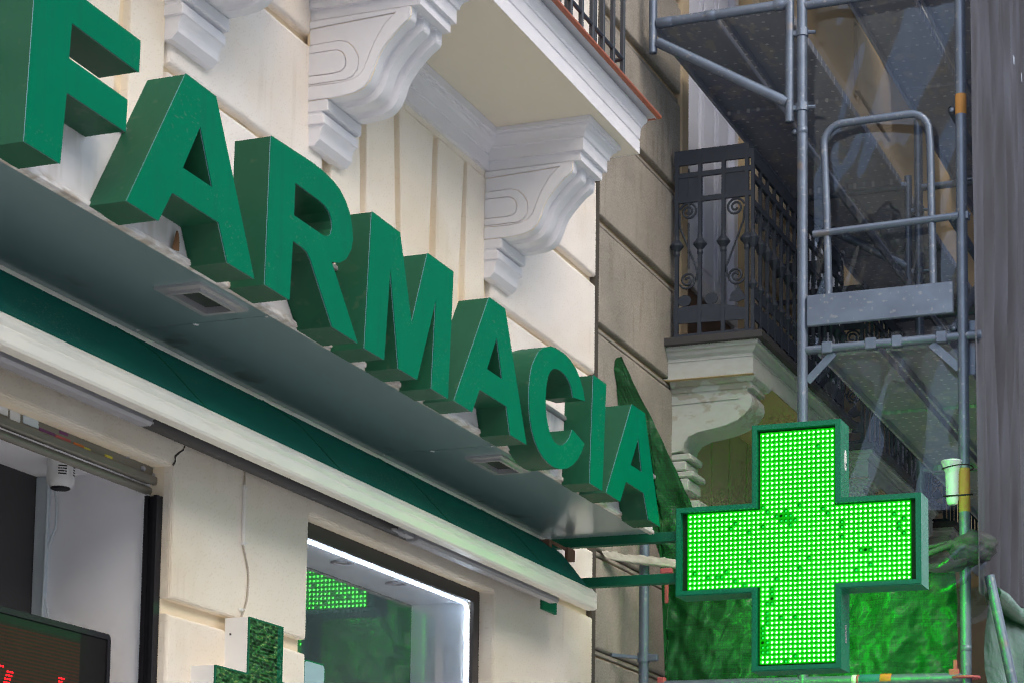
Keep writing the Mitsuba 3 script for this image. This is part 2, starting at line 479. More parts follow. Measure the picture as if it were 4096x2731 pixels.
# lower storey skin, its joints at z 2.59..2.634 and 3.108..3.142
op = unary_union([sbox(4.3, 0, 5.515, 3.02), sbox(6.37, 1.0, 7.94, 3.045).buffer(-0.012).buffer(0.012)])
lower = sbox(PX0, 2.634, PX1, 3.108).difference(op)
for g in getattr(lower, 'geoms', [lower]):
    part(WALL, 'stucco_block', ext_y_round(g, 0.0, 0.0615, 0.010), 'm_warm')
for x0, x1 in ((PX0, 4.3), (5.515, 6.37), (7.94, PX1)):
    part(WALL, 'stucco_block', block(x0, x1, 2.10, 2.59, seed=int(x0 * 10), r=0.012), 'm_warm')
part(WALL, 'stucco_block', block(PX0, PX1, 3.142, 3.40, seed=3), 'm_cream')
# upper storey: piers of blocks between flat arches
TIERS = [(3.60, 4.167), (4.190, 4.592), (4.628, 5.06), (5.10, 5.52), (5.56, 5.98), (6.02, 6.5)]
for i, (z0, z1) in enumerate(TIERS):
    for j, (x0, x1) in enumerate(((2.0, 4.0), (5.418, 6.405), (7.868, 9.055))):
        part(WALL, 'stucco_block', block(x0, x1, z0, z1, seed=17 * i + j, r=0.014, wob=0.0028), 'm_cream')


def lin(xa, za, xb, zb): return lambda z: xa + (xb - xa) * (z - za) / (zb - za)


GR = [(lin(6.413, 4.2, 6.432, 4.65), lin(6.470, 4.2, 6.474, 4.65)), (lin(6.697, 4.16, 6.681, 4.41), lin(6.747, 4.16, 6.734, 4.41)),
      (lin(6.982, 4.21, 6.950, 4.6), lin(7.028, 4.21, 6.998, 4.6)), (lin(7.277, 4.31, 7.293, 4.65), lin(7.334, 4.31, 7.338, 4.65)),
      (lin(7.562, 4.4, 7.579, 4.655), lin(7.611, 4.4, 7.612, 4.655)), (lin(7.795, 4.18, 7.800, 4.6), lin(7.865, 4.18, 7.865, 4.6))]
for off in (0.0, -2.4):
    for a in range(5):
        f0, f1 = GR[a][1], GR[a + 1][0]
        part(WALL, 'voussoir', block(lambda z, f=f0: f(z) + off, lambda z, f=f1: f(z) + off, 3.60, 4.652, yf=0.002, seed=60 + a + int(off * 9), r=0.006, wob=0.002), 'm_warm')
    part(WALL, 'lintel_band', box(6.40 + off, 7.87 + off, 0.003, 0.03, 4.652, 4.70), 'm_warm')

part(WALL, 'dark_gap_strip', box(9.056, 9.102, 0.004, 0.05, 2.0, 9.0), 'm_party')  # dark strip standing in for the shade in the gap between the houses
CR = np.array([(5.512, 3.022), (5.522, 3.034), (5.520, 3.048), (5.545, 3.066), (5.566, 3.078), (5.578, 3.10)])
part(WALL, 'crack', tube([(x, -0.0005, z) for x, z in CR], [0.0035, 0.003, 0.0035, 0.003, 0.0025, 0.002], 5), 'm_party')

# balconies: slab with cornice, corbels, moulding, railing
S_CURVE = [(-0.363, 4.640), (-0.357, 4.628), (-0.326, 4.605), (-0.288, 4.567), (-0.261, 4.534), (-0.246, 4.505), (-0.236, 4.475), (-0.221, 4.442), (-0.200, 4.420), (-0.170, 4.408), (-0.130, 4.403), (-0.079, 4.400)]
CROWN = [(0.015, 4.710), (0.015, 4.757), (0.022, 4.760), (0.023, 4.768), (0.026, 4.778), (0.033, 4.789), (0.043, 4.796), (0.045, 4.800), (0.045, 4.806), (0.055, 4.808), (0.057, 4.812), (0.057, 4.8255)]


def corbel(x0, parent):
    x1 = x0 + 0.245
    k = part(parent, 'corbel', ext_x([(0.01, 4.40), (-0.07, 4.40)] + S_CURVE[::-1] + [(-0.363, 4.672), (0.01, 4.672)], x0, x0 + 0.004), 'm_joint')
    # scrolled front with two flutes
    xs = np.array([0, 0.02, 0.042, 0.046, 0.058, 0.072, 0.088, 0.094, 0.097, 0.122, 0.148, 0.151, 0.157, 0.172, 0.186, 0.198, 0.202, 0.224, 0.245])
    dep = np.array([0, 0, 0, .012, .021, .025, .021, .012, 0, 0, 0, .012, .021, .025, .021, .012, 0, 0, 0])
    c = np.array([(-0.363, 4.672)] + S_CURVE); t = np.gradient(c, axis=0); t /= np.linalg.norm(t, axis=1, keepdims=True)
    nrm = np.stack([-t[:, 1], t[:, 0]], 1); nrm *= np.sign((nrm[:, :1] * -1 + nrm[:, 1:] * -0.6)) if False else 1
    fade = np.array([1.25, 1.25, 1.15, 1.1, 1, 1, 1, 1, 1, 1, 1, 1, 0.0])
    P = np.zeros((len(c), len(xs), 3))
    for i in range(len(c)):
        inward = np.array([0.75, 0.66]) if i else np.array([1.0, 0.0])
        P[i, :, 0] = x0 + xs
        P[i, :, 1] = c[i, 0] + dep * inward[0] * fade[i]
        P[i, :, 2] = c[i, 1] + dep * inward[1] * fade[i]
    part(k, 'scroll_front', grid(P, flip=True), 'm_white', 35)
    part(k, 'scroll_body', ext_x([(0.01, 4.40), (-0.07, 4.40), (-0.15, 4.43), (-0.20, 4.47), (-0.225, 4.53), (-0.26, 4.60), (-0.335, 4.66), (-0.335, 4.672), (0.01, 4.672)], x0 + 0.004, x1), 'm_white')
    # side relief: border left proud round a sunk panel, with an oval scroll
    body = Polygon([(0.0, 4.402), (-0.07, 4.402)] + [(y + 0.002, z) for y, z in S_CURVE[::-1]] + [(-0.361, 4.670), (0.0, 4.670)])
    panel = Polygon([(0.02, 4.646), (-0.312, 4.657), (-0.272, 4.622), (-0.245, 4.580), (-0.225, 4.540), (-0.214, 4.510), (-0.200, 4.478), (-0.180, 4.458), (-0.150, 4.449), (-0.10, 4.445), (0.02, 4.448)])
    oval = Polygon([(0.0, 4.588), (-0.11, 4.590), (-0.138, 4.580), (-0.160, 4.560), (-0.175, 4.535), (-0.180, 4.515), (-0.176, 4.485), (-0.160, 4.464), (-0.135, 4.456), (0.0, 4.456)])
    inner = Polygon([(0.0, 4.559), (-0.10, 4.559), (-0.118, 4.550), (-0.130, 4.534), (-0.134, 4.515), (-0.130, 4.498), (-0.118, 4.487), (-0.09, 4.483), (0.0, 4.485)])
    field = panel.buffer(-0.0035).difference(oval.buffer(0.0025)).intersection(sbox(-0.5, 4, -0.001, 5))
    part(k, 'relief', cat_(*[ext_x(g, x0 - t, x0) for g, t in ((body.difference(panel), 0.007), (field, 0.0045), (oval.difference(inner.buffer(0.003)), 0.006), (inner, 0.007))]), 'm_white')
    part(k, 'crown', cat_(ring_profile(x0, x1, 0.394, CROWN), ring_profile(x0, x1, 0.394, [(0, 4.675), (0, 4.706), (0.0, 4.7105), (0.015, 4.7105)]), ext_y([(x0, 4.675), (x1, 4.675), (x1, 4.70), (x0, 4.70)], -0.394, 0.0),
                          box(x0 - 0.015, x1 + 0.015, -0.409, 0.0, 4.7108, 4.712), box(x0 + 0.004, x1, -0.363, 0, 4.672, 4.675)), 'm_white')
    # stepped foot
    for (o, zt, zb) in ((0.072, 4.400, 4.360), (0.060, 4.352, 4.318)):
        part(k, 'foot_step', box(x0 - 0.004, x1 + 0.004, -o, 0.01, zb, zt, 0.003), 'm_white')
    cove = [(0.01, 4.318), (-0.056, 4.318), (-0.048, 4.306), (-0.042, 4.290), (-0.041, 4.270), (-0.022, 4.250), (0.01, 4.250)]
    part(k, 'foot_cove', cat_(ext_x(cove, x0 + 0.004, x1 - 0.004), box(x0, x1, -0.05, 0.01, 4.352, 4.360)), 'm_white', 30)
    return k


CORN = [(0.0, 4.825), (0.0, 4.878), (-0.004, 4.880), (-0.004, 4.885), (0.0, 4.887), (0.003, 4.932), (0.007, 4.934), (0.009, 4.944), (0.016, 4.953), (0.022, 4.962), (0.024, 4.972), (0.020, 4.981), (0.018, 4.985)]


def balcony(off, rail=True):
    x0, x1 = 6.14 + off, 8.19 + off
    k = part(SB, 'balcony', cat_(ring_profile(x0, x1, 0.495, CORN), box(x0, x1, -0.49, 0.03, 4.98, 4.985)), 'm_white', 25)
    part(k, 'soffit', box(x0 + 0.001, x1 - 0.001, -0.493, 0.03, 4.8262, 4.86), 'm_soffit_paint')
    part(k, 'slab_edge', box(x0 - 0.055, x1 + 0.055, -0.552, 0.03, 4.985, 4.992), 'm_grey_alu')
    part(k, 'red_edge', cat_(box(x0 - 0.066, x1 + 0.066, -0.566, -0.545, 4.984, 4.999, 0.004), box(x1 + 0.045, x1 + 0.066, -0.545, 0.03, 4.984, 4.999, 0.004), box(x0 - 0.066, x0 - 0.045, -0.545, 0.03, 4.984, 4.999, 0.004),
                             box(x0 - 0.05, x1 + 0.05, -0.546, 0.03, 4.993, 4.998)), 'm_red', label='terracotta red painted edge of the balcony slab')
    prof = [(0.03, 4.676), (-0.014, 4.676), (-0.016, 4.69), (-0.016, 4.735), (-0.022, 4.738), (-0.022, 4.744), (-0.026, 4.752), (-0.034, 4.768), (-0.045, 4.778), (-0.047, 4.785), (-0.053, 4.787), (-0.053, 4.795), (-0.064, 4.797), (-0.066, 4.8255), (0.03, 4.8255)]
    part(k, 'moulding', ext_x(prof, 6.30 + off + 0.245, 7.789 + off), 'm_white', 20)
    corbel(6.292 + off, SB); corbel(7.787 + off, SB)
    if rail:
        rk = part(SB, 'balcony_railing', cat_(tube([(x0 + 0.06, -0.02, 5.19), (x0 + 0.06, -0.45, 5.19)], 0.009, 6), tube([(x1 - 0.09, -0.02, 5.19), (x1 - 0.09, -0.45, 5.19)], 0.009, 6), tube([(x0 + 0.06, -0.45, 5.19), (x1 - 0.09, -0.45, 5.19)], 0.009, 6),
                                              tube([(x0 + 0.06, -0.45, 5.92), (x1 - 0.09, -0.45, 5.92)], 0.016, 6), tube([(x1 - 0.09, -0.02, 5.92), (x1 - 0.09, -0.45, 5.92)], 0.016, 6)), 'm_iron_blue')
        n = 17
        for i in range(n):
            x = x0 + 0.06 + (x1 - 0.15 - x0) * i / (n - 1)
            part(rk, 'baluster', box(x - 0.009, x + 0.009, -0.459, -0.441, 5.0, 5.92, 0.003), 'm_iron_blue')
        for i in range(1, 4):
            part(rk, 'baluster', box(x1 - 0.099, x1 - 0.081, -0.459 + 0.12 * i, -0.441 + 0.12 * i, 5.0, 5.92, 0.003), 'm_iron_blue')


balcony(0.0)
balcony(-2.4, rail=False)

# shop window: frame, pane, lit edge, shallow display case
WD = part(SB, 'window', cat_(ext_y(sbox(6.30, 1.0, 8.03, 3.0445).difference(sbox(6.42, 1.05, 7.883, 2.997)), 0.062, 0.076)), 'm_bronze')
gl = trimesh.Trimesh([[6.40, 0.125, 1.04], [8.0, 0.125, 1.04], [8.0, 0.125, 3.03], [6.40, 0.125, 3.03]], [[0, 1, 2], [0, 2, 3]], process=False)
part(WD, 'pane', gl, 'm_glass')
pts = [(6.42, 0.1195, 3.0035), (7.935, 0.1195, 3.0035)] + [(7.935 + 0.030 * math.sin(a), 0.1195, 2.9735 + 0.030 * math.cos(a)) for a in np.linspace(0.15, math.pi / 2, 7)] + [(7.965, 0.1195, 1.2)]
part(WD, 'led_strip', tube(pts, 0.0036, 8), 'm_plastic', True, label='glowing white light strip round the window', emitter={'type': 'area', 'radiance': rgb(2.2, 2.6, 3.1)})
CS = part(SB, 'display_case', cat_(box(6.20, 8.0, 0.128, 0.60, 3.014, 3.03), box(7.978, 8.01, 0.128, 0.60, 1.0, 3.0135)), 'm_case')
part(CS, 'dark_back', box(6.0, 7.978, 0.37, 0.39, 1.0, 3.013), 'm_slate')  # dark sheet standing in for the unlit interior behind the case
for x in (7.03, 7.485):
    part(CS, 'downlight', cat_(lathe([(0.038, 0.0), (0.042, -0.004), (0.030, -0.006), (0.026, 0.0)], (x, 0.208, 3.0135), 24)), 'm_grey_alu', 30)
# doorway: porch, jamb, shutter
PO = part(SB, 'doorway', cat_(box(5.505, 5.56, 0.075, 0.46, 0, 3.03)), 'm_porch')
part(PO, 'ceiling', box(4.2, 5.505, 0.10, 0.46, 3.012, 3.03), 'm_porch')
part(PO, 'dark_back', box(4.2, 5.505, 0.445, 0.46, 0, 3.012), 'm_dark')
part(PO, 'jamb_trim', box(5.482, 5.505, 0.405, 0.445, 0, 3.01, 0.003), 'm_plastic_blue')
part(PO, 'guide_rail', cat_(box(5.480, 5.512, 0.030, 0.042, 0, 2.93), box(5.480, 5.512, 0.060, 0.072, 0, 2.93), box(5.492, 5.512, 0.042, 0.060, 0, 2.93)), 'm_black')
SH = part(PO, 'roller_shutter', box(4.2, 5.53, 0.068, 0.082, 2.970, 3.05), 'm_shutter')
part(PO, 'shutter_bar', cat_(box(4.2, 5.545, 0.052, 0.0675, 2.966, 2.991, 0.004)), 'm_shutter')
part(PO, 'shutter_tube', tube([(4.2, 0.080, 2.951), (5.545, 0.080, 2.951)], 0.0125, 14), 'm_shutter', True)
part(PO, 'shutter_edge', box(4.2, 5.53, 0.060, 0.067, 3.036, 3.046), 'm_black')
for x, z in ((5.374, 3.024), (5.457, 3.004), (5.520, 3.024), (5.518, 2.996)):
    part(PO, 'bolt', lathe([(0.0, -0.008), (0.006, -0.008), (0.008, -0.004), (0.008, 0.0)], (x, 0.068, z), 10, 'y'), 'm_grey_alu', 30)
for xa, xb, za, zb, m in ((4.70, 4.79, 2.998, 3.028, 'm_plastic'), (4.80, 4.845, 2.992, 3.030, 'm_plastic'), (4.86, 4.930, 2.997, 3.028, 'm_plastic_blue'), (4.935, 5.01, 2.992, 3.000, 'm_purple'), (5.012, 5.085, 2.991, 2.999, 'm_paper_red'),
                          (5.03, 5.07, 3.008, 3.014, 'm_purple'), (5.100, 5.150, 2.990, 2.998, 'm_orange_red'), (5.150, 5.182, 2.990, 2.996, 'm_yellow'), (5.165, 5.225, 3.018, 3.030, 'm_paper_red'), (5.227, 5.28, 3.021, 3.031, 'm_yellow'), (5.258, 5.296, 2.992, 2.999, 'm_yellow')):
    part(PO, 'sticker', box(xa, xb, 0.0660, 0.068, za + 0.002, zb + 0.004), m)

# ------------------------------------------------------------------ canopy, awning, letters
CA = thing('sign_canopy', 'grey metal canopy box carrying the green letters over the shop front', 'canopy')
seams = [2.04, 3.655, 5.262, 6.872, 8.50]
LAMPS = [(4.928, 5.186), (6.992, 7.262)]
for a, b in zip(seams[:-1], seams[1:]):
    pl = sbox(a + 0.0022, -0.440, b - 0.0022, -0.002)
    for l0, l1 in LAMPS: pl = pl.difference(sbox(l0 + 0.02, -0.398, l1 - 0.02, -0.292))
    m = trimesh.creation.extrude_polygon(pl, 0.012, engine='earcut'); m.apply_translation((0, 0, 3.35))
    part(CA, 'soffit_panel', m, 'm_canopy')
part(CA, 'fascia', box(2.04, 8.503, -0.456, -0.440, 3.346, 3.575, 0.002), 'm_fascia')
part(CA, 'end_plate', box(8.500, 8.506, -0.440, 0.0, 3.352, 3.575), 'm_fascia')
part(CA, 'flashing', box(2.04, 8.512, -0.466, 0.0, 3.576, 3.592, 0.003), 'm_flash')
part(CA, 'lip', box(2.04, 8.504, -0.463, -0.4565, 3.347, 3.362, 0.002), 'm_fascia')
for s in seams[2:4]:
    part(CA, 'screw', cat_(*[lathe([(0.0, -0.003), (0.004, -0.002), (0.005, 0.0)], (s + dx, y, 3.350), 8) for dx, y in ((0.006, -0.20), (0.012, -0.205), (0.004, -0.02), (0.006, -0.425))]), 'm_plastic')
for l0, l1 in LAMPS:
    lm = part(CA, 'lamp', (lambda o: (o.apply_translation((0, 0, 3.342)), o)[1])(trimesh.creation.extrude_polygon(sbox(l0, -0.414, l1, -0.275).difference(sbox(l0 + 0.035, -0.392, l1 - 0.035, -0.300)), 0.0085, engine='earcut')), 'm_flash')
    part(lm, 'rim', (lambda o: (o.apply_translation((0, 0, 3.334)), o)[1])(trimesh.creation.extrude_polygon(sbox(l0 + 0.03, -0.396, l1 - 0.03, -0.296).difference(sbox(l0 + 0.04, -0.386, l1 - 0.04, -0.306)), 0.03, engine='earcut')), 'm_flash')
    part(lm, 'lens', box(l0 + 0.035, l1 - 0.035, -0.392, -0.300, 3.352, 3.356), 'm_lens')
LF = (lambda: grid(np.array([[(4.71 + 0.016 * u * (1 - v * v * 0.9) + 0.008 * v, -0.462 - 0.006 * u * u, 3.362 + 0.050 * v) for u in (-1, -.4, .3, 1)] for v in np.linspace(0, 1, 5)], float)))()
solo('dry_leaf', 'curled dry brown leaf stuck upright on the canopy edge below the first A', 'leaf', LF, 'm_leaf', True)

AW = thing('awning', 'rolled green fabric awning with a cream front bar over the shop window', 'awning')
prof = [(-0.004, 3.336), (-0.050, 3.306), (-0.095, 3.272), (-0.140, 3.218), (-0.180, 3.166), (-0.216, 3.120)]
xs = np.linspace(2.5, 8.42, 120)
P = np.zeros((len(xs), len(prof), 3))
for i, x in enumerate(xs):
    for j, (y, z) in enumerate(prof):
        s = math.sin(j / 5 * math.pi)
        w = 0.010 * s * (meshkit.fbm(np.array([x * 3.1 + z * 5, y * 4, 1.0]), 3) - 0.5) + 0.007 * s * (meshkit.noise(np.array([x * 9 - j * 0.9, 4.0, 0.0])) - 0.5)
        P[i, j] = (x, y - w * 0.7, z - w * 0.7)
part(AW, 'fabric', grid(P), 'm_fabric', True)
for s in (5.17, 6.02, 6.86, 7.78): part(AW, 'seam', tube([(x, y - 0.002, z - 0.001) for x, (y, z) in zip(np.linspace(s, s + 0.17, 6), prof)], 0.0022, 5), 'm_green_dark')
bar = [(-0.195, 3.128), (-0.214, 3.126), (-0.224, 3.120), (-0.231, 3.108), (-0.232, 3.098), (-0.229, 3.090), (-0.2285, 3.087), (-0.232, 3.083), (-0.234, 3.072), (-0.233, 3.050), (-0.229, 3.043), (-0.222, 3.041), (-0.195, 3.041)]
part(AW, 'front_bar', ext_x(bar, 2.5, 8.45), 'm_bar', 25)
part(AW, 'end_cap', ext_x([(-0.193, 3.13), (-0.215, 3.128), (-0.235, 3.105), (-0.237, 3.045), (-0.225, 3.038), (-0.193, 3.038)], 8.4505, 8.456), 'm_bar')
for x0, x1 in ((3.2, 5.155), (6.90, 8.262)):
    ar = part(AW, 'folding_arm', ext_x([(-0.100, 3.100), (-0.100, 3.052), (-0.106, 3.043), (-0.140, 3.043), (-0.146, 3.052), (-0.146, 3.084), (-0.138, 3.100)], x0, x1), 'm_grey_alu', 20)
    e = x0 if x0 > 6 else x1
    part(ar, 'joint', cat_(box(e - 0.085, e - 0.012, -0.138, -0.108, 3.050, 3.090, 0.004), box(e - 0.15, e - 0.08, -0.13, -0.115, 3.055, 3.062), box(e - 0.15, e - 0.08, -0.13, -0.115, 3.078, 3.085)) if x0 > 6 else cat_(*[box(e + 0.001, e + 0.016, -0.140, -0.108, z, z + 0.005) for z in (3.052, 3.064, 3.076, 3.088)]), 'm_grey_alu')
part(AW, 'rear_tube', tube([(2.5, -0.045, 3.105), (8.40, -0.045, 3.105)], 0.03, 14), 'm_dark', True)
part(AW, 'wall_bracket', cat_(box(8.33, 8.36, -0.075, 0.0, 3.262, 3.318), box(8.36, 8.545, -0.075, -0.069, 3.305, 3.318), box(8.545, 8.56, -0.095, -0.06, 3.262, 3.318, 0.004), box(8.48, 8.56, -0.1, -0.094, 3.262, 3.31)), 'm_rust', label='rusty steel bracket at the end of the awning')
part(AW, 'mount_plate', box(8.428, 8.590, -0.012, 0.0, 3.050, 3.115, 0.002), 'm_green')

letters = {
    'F': [(3.909, 3.343), (4.046, 3.341), (4.060, 3.510), (4.306, 3.508), (4.309, 3.586), (4.064, 3.590), (4.070, 3.675), (4.355, 3.670), (4.356, 3.748), (3.929, 3.752)],
    'A1': [(4.322, 3.347), (4.463, 3.345), (4.521, 3.434), (4.747, 3.432), (4.797, 3.344), (4.938, 3.343), (4.715, 3.747), (4.567, 3.749)],
    'A1h': [(4.566, 3.511), (4.711, 3.510), (4.643, 3.643)],
    'R': [(4.996, 3.345), (5.132, 3.343), (5.142, 3.508), (5.195, 3.507), (5.225, 3.502), (5.246, 3.488), (5.385, 3.340), (5.545, 3.337), (5.412, 3.478), (5.371, 3.520), (5.420, 3.532), (5.462, 3.556), (5.490, 3.590), (5.500, 3.622), (5.494, 3.657), (5.478, 3.690), (5.452, 3.717), (5.415, 3.738), (5.371, 3.750), (5.310, 3.757), (5.248, 3.759), (5.007, 3.750)],
    'Rh': [(5.144, 3.579), (5.318, 3.578), (5.345, 3.584), (5.364, 3.597), (5.371, 3.615), (5.367, 3.636), (5.350, 3.655), (5.320, 3.665), (5.283, 3.668), (5.147, 3.670)],
    'M': [(5.591, 3.335), (5.720, 3.335), (5.749, 3.613), (5.820, 3.335), (5.951, 3.335), (6.078, 3.618), (6.058, 3.334), (6.181, 3.333), (6.206, 3.741), (6.011, 3.741), (5.905, 3.492), (5.810, 3.742), (5.619, 3.744)],
    'A2': [(6.229, 3.338), (6.371, 3.337), (6.429, 3.424), (6.657, 3.423), (6.692, 3.336), (6.838, 3.336), (6.632, 3.743), (6.497, 3.743)],
    'A2h': [(6.486, 3.505), (6.616, 3.504), (6.565, 3.630)],
    'C': [(7.397, 3.621), (7.375, 3.660), (7.341, 3.692), (7.297, 3.716), (7.243, 3.731), (7.190, 3.738), (7.136, 3.738), (7.088, 3.735), (7.044, 3.728), (6.977, 3.704), (6.938, 3.680), (6.908, 3.650), (6.880, 3.616), (6.864, 3.576), (6.856, 3.530), (6.857, 3.480), (6.867, 3.432), (6.886, 3.396), (6.914, 3.366), (6.950, 3.342), (6.992, 3.326), (7.040, 3.317), (7.093, 3.314), (7.160, 3.321), (7.224, 3.338), (7.280, 3.362), (7.330, 3.394), (7.368, 3.428), (7.397, 3.465), (7.275, 3.488), (7.248, 3.454), (7.217, 3.430), (7.182, 3.412), (7.148, 3.402), (7.110, 3.401), (7.078, 3.410), (7.048, 3.430), (7.024, 3.462), (7.010, 3.500), (7.008, 3.543), (7.014, 3.582), (7.028, 3.616), (7.046, 3.638), (7.070, 3.654), (7.100, 3.664), (7.140, 3.669), (7.185, 3.667), (7.220, 3.658), (7.246, 3.645), (7.264, 3.628), (7.276, 3.605)],
    'I': [(7.458, 3.333), (7.590, 3.332), (7.622, 3.739), (7.486, 3.739)],
    'A3': [(7.636, 3.334), (7.787, 3.331), (7.852, 3.421), (8.062, 3.420), (8.121, 3.328), (8.262, 3.326), (8.068, 3.735), (7.915, 3.734)],
    'A3h': [(7.905, 3.497), (8.037, 3.496), (7.992, 3.619)]}
LET = [('F', None, 'deep green letter F, first of the raised sign letters'), ('A1', 'A1h', 'deep green letter A between F and R'), ('R', 'Rh', 'deep green letter R with a round bowl'), ('M', None, 'deep green letter M in the middle of the sign'),
       ('A2', 'A2h', 'green letter A between M and C'), ('C', None, 'green letter C catching green light from the cross'), ('I', None, 'narrow green letter I between C and the last A'), ('A3', 'A3h', 'last green letter A, its foot glowing beside the lit cross')]
for nm, hole, lab in LET:
    poly = Polygon(letters[nm], [letters[hole]] if hole else [])
    k = thing('sign_letter', lab, 'letter', 'raised green letters of the shop sign')
    part(k, 'return', ext_y(poly.buffer(-0.001), -0.5625, -0.4575), 'm_letter_side', 30)
    part(k, 'edge_trim', ext_y(poly.buffer(-0.0004, join_style=2), -0.5646, -0.5625), 'm_letter_edge', 30)
    part(k, 'face', ext_y(poly.buffer(0.0002, join_style=2), -0.5668, -0.5646), 'm_letter', 30)

# ------------------------------------------------------------------ the lit cross
XC = thing('cross_sign', 'large green pharmacy cross with bright green dot lights, on two wall arms', 'sign')


def plus(cy, cz, a, h): return unary_union([sbox(cy - a, cz - h, cy + a, cz + h), sbox(cy - h, cz - a, cy + h, cz + a)])


CY, CZ = -1.046, 3.271
outer = plus(CY, CZ, 0.181, 0.498); inner = plus(CY, CZ, 0.160, 0.477)
mid = outer.buffer(-0.004, join_style=2)
housing = cat_(ext_x(outer.difference(inner), 8.524, 8.661), ext_x(mid.difference(inner), 8.5202, 8.524), ext_x(mid.difference(inner), 8.661, 8.665))
part(XC, 'housing', housing, 'm_green')
part(XC, 'panel', ext_x(inner.buffer(0.001, join_style=2), 8.552, 8.633), 'm_pcb')
PY_, PZ_ = 0.0189, 0.0195
cells = [(i, j) for i in range(48) for j in range(48) if 16 <= i <= 31 or 16 <= j <= 31]
arr = unary_union([sbox(CY - 24 * PY_, CZ - 8 * PZ_, CY + 24 * PY_, CZ + 8 * PZ_), sbox(CY - 8 * PY_, CZ - 24 * PZ_, CY + 8 * PY_, CZ + 24 * PZ_)])
holes = [[(CY - (i - 23.5) * PY_ + 0.0080 * math.cos(t), CZ + (j - 23.5) * PZ_ + 0.0070 * math.sin(t)) for t in np.arange(8) * math.pi / 4] for i, j in cells]
grill = Polygon(arr.exterior.coords, holes)
for xa, xb in ((8.538, 8.5515), (8.6335, 8.647)):
    part(XC, 'glow_grid', ext_x(grill, xa, xb), 'm_grid_green', emitter={'type': 'area', 'radiance': rgb(0.0, 0.055, 0.0)})  # grid between the dots glows faintly to imitate their bloom
for z0 in (3.322, 3.151):
    part(XC, 'bracket_arm', box(8.545, 8.585, CY + 0.498, 0.0, z0, z0 + 0.040, 0.002), 'm_green_dark')


def ellipse_ring(c, a, b, r):
    return tube([(c[0] + a * math.cos(t), c[1], c[2] + b * math.sin(t)) for t in np.linspace(0, 2 * math.pi, 25)], r, 6)


part(XC, 'lock_ring', ellipse_ring((8.598, CY - 0.182, 3.615), 0.010, 0.040, 0.0028), 'm_plastic', True)
part(XC, 'lock', lathe([(0.0, -0.004), (0.008, -0.004), (0.009, 0.0)], (8.598, CY - 0.181, 3.600), 12, 'y'), 'm_black')
part(XC, 'vent', cat_(*[box(8.590, 8.606, CY - 0.1835, CY - 0.181, z, z + 0.003) for z in np.arange(2.885, 2.955, 0.0055)]), 'm_grey_alu')
ang = np.arange(10) * 2 * np.pi / 10


def lens(r, h):
    """a shallow dome of light-emitting epoxy, bulging towards -x"""
    v = np.vstack([[[-h, 0, 0]], np.stack([ang * 0 - h * 0.8, 0.55 * r * np.cos(ang), 0.55 * r * np.sin(ang)], 1), np.stack([ang * 0, r * np.cos(ang), r * np.sin(ang)], 1)])
    f = []
    for j in range(10):
        k = (j + 1) % 10
        f += [[0, 1 + k, 1 + j], [1 + j, 1 + k, 11 + k], [1 + j, 11 + k, 11 + j]]
    return v, np.array(f)


bright, dim = {-1: [], 1: []}, {-1: [], 1: []}
DIMS = {(21, 30), (22, 30), (20, 30), (19, 30), (20, 29), (21, 29), (22, 29), (23, 29), (21, 31), (17, 31), (24, 32), (33, 28), (33, 27), (33, 25), (44, 29), (45, 27), (46, 28), (45, 26), (46, 25), (39, 22), (38, 22), (37, 22),
        (36, 18), (30, 30), (29, 31), (17, 8), (17, 9), (17, 10), (17, 12), (16, 5), (16, 6), (16, 7), (16, 4), (16, 3), (16, 2), (17, 3), (17, 4), (17, 2), (18, 12), (18, 13), (18, 14), (18, 15), (20, 9), (23, 9), (21, 0), (23, 1),
        (6, 18), (7, 18), (10, 17), (1, 19), (12, 16), (13, 21), (9, 28), (10, 29)}
OFF = {(38, 22), (16, 4), (18, 13), (20, 30)}
for i, j in cells:
    y = CY - (i - 23.5) * PY_; z = CZ + (j - 23.5) * PZ_
    for s in (-1, 1):
        a = dim[s] if ((i, j) in DIMS or rng.random() < 0.004) else bright[s]
        if s < 0 and (i, j) in OFF: continue
        a.append((8.552 if s < 0 else 8.633, y, z))


def dots(pos, s, r, h, dx=0.0):
    p = np.array(pos) + np.array([s * dx, 0, 0]); v, f = lens(r, h)
    if s > 0: v, f = v * np.array([-1, 1, 1]), f[:, ::-1]
    return trimesh.Trimesh((p[:, None] + v[None]).reshape(-1, 3), (f[None] + np.arange(len(p))[:, None, None] * len(v)).reshape(-1, 3), process=False)


for s in (-1, 1):
    part(XC, 'light_dots', dots(bright[s], s, 0.0051, 0.0022, 0.0010), 'm_black', kind='stuff', emitter={'type': 'area', 'radiance': rgb(0.20, LED * (4.0 if s > 0 else 1), 0.20)})
    part(XC, 'dim_dots', dots(dim[s], s, 0.0045, 0.0016, 0.0006), 'm_black', kind='stuff', emitter={'type': 'area', 'radiance': rgb(0.005, 0.20, 0.03)})
    part(XC, 'dot_halos', dots(bright[s], s, 0.0060, 0.0004), 'm_black', kind='stuff', emitter={'type': 'area', 'radiance': rgb(0.0, 0.20, 0.0)})  # glowing rings stand for the halo round each dot

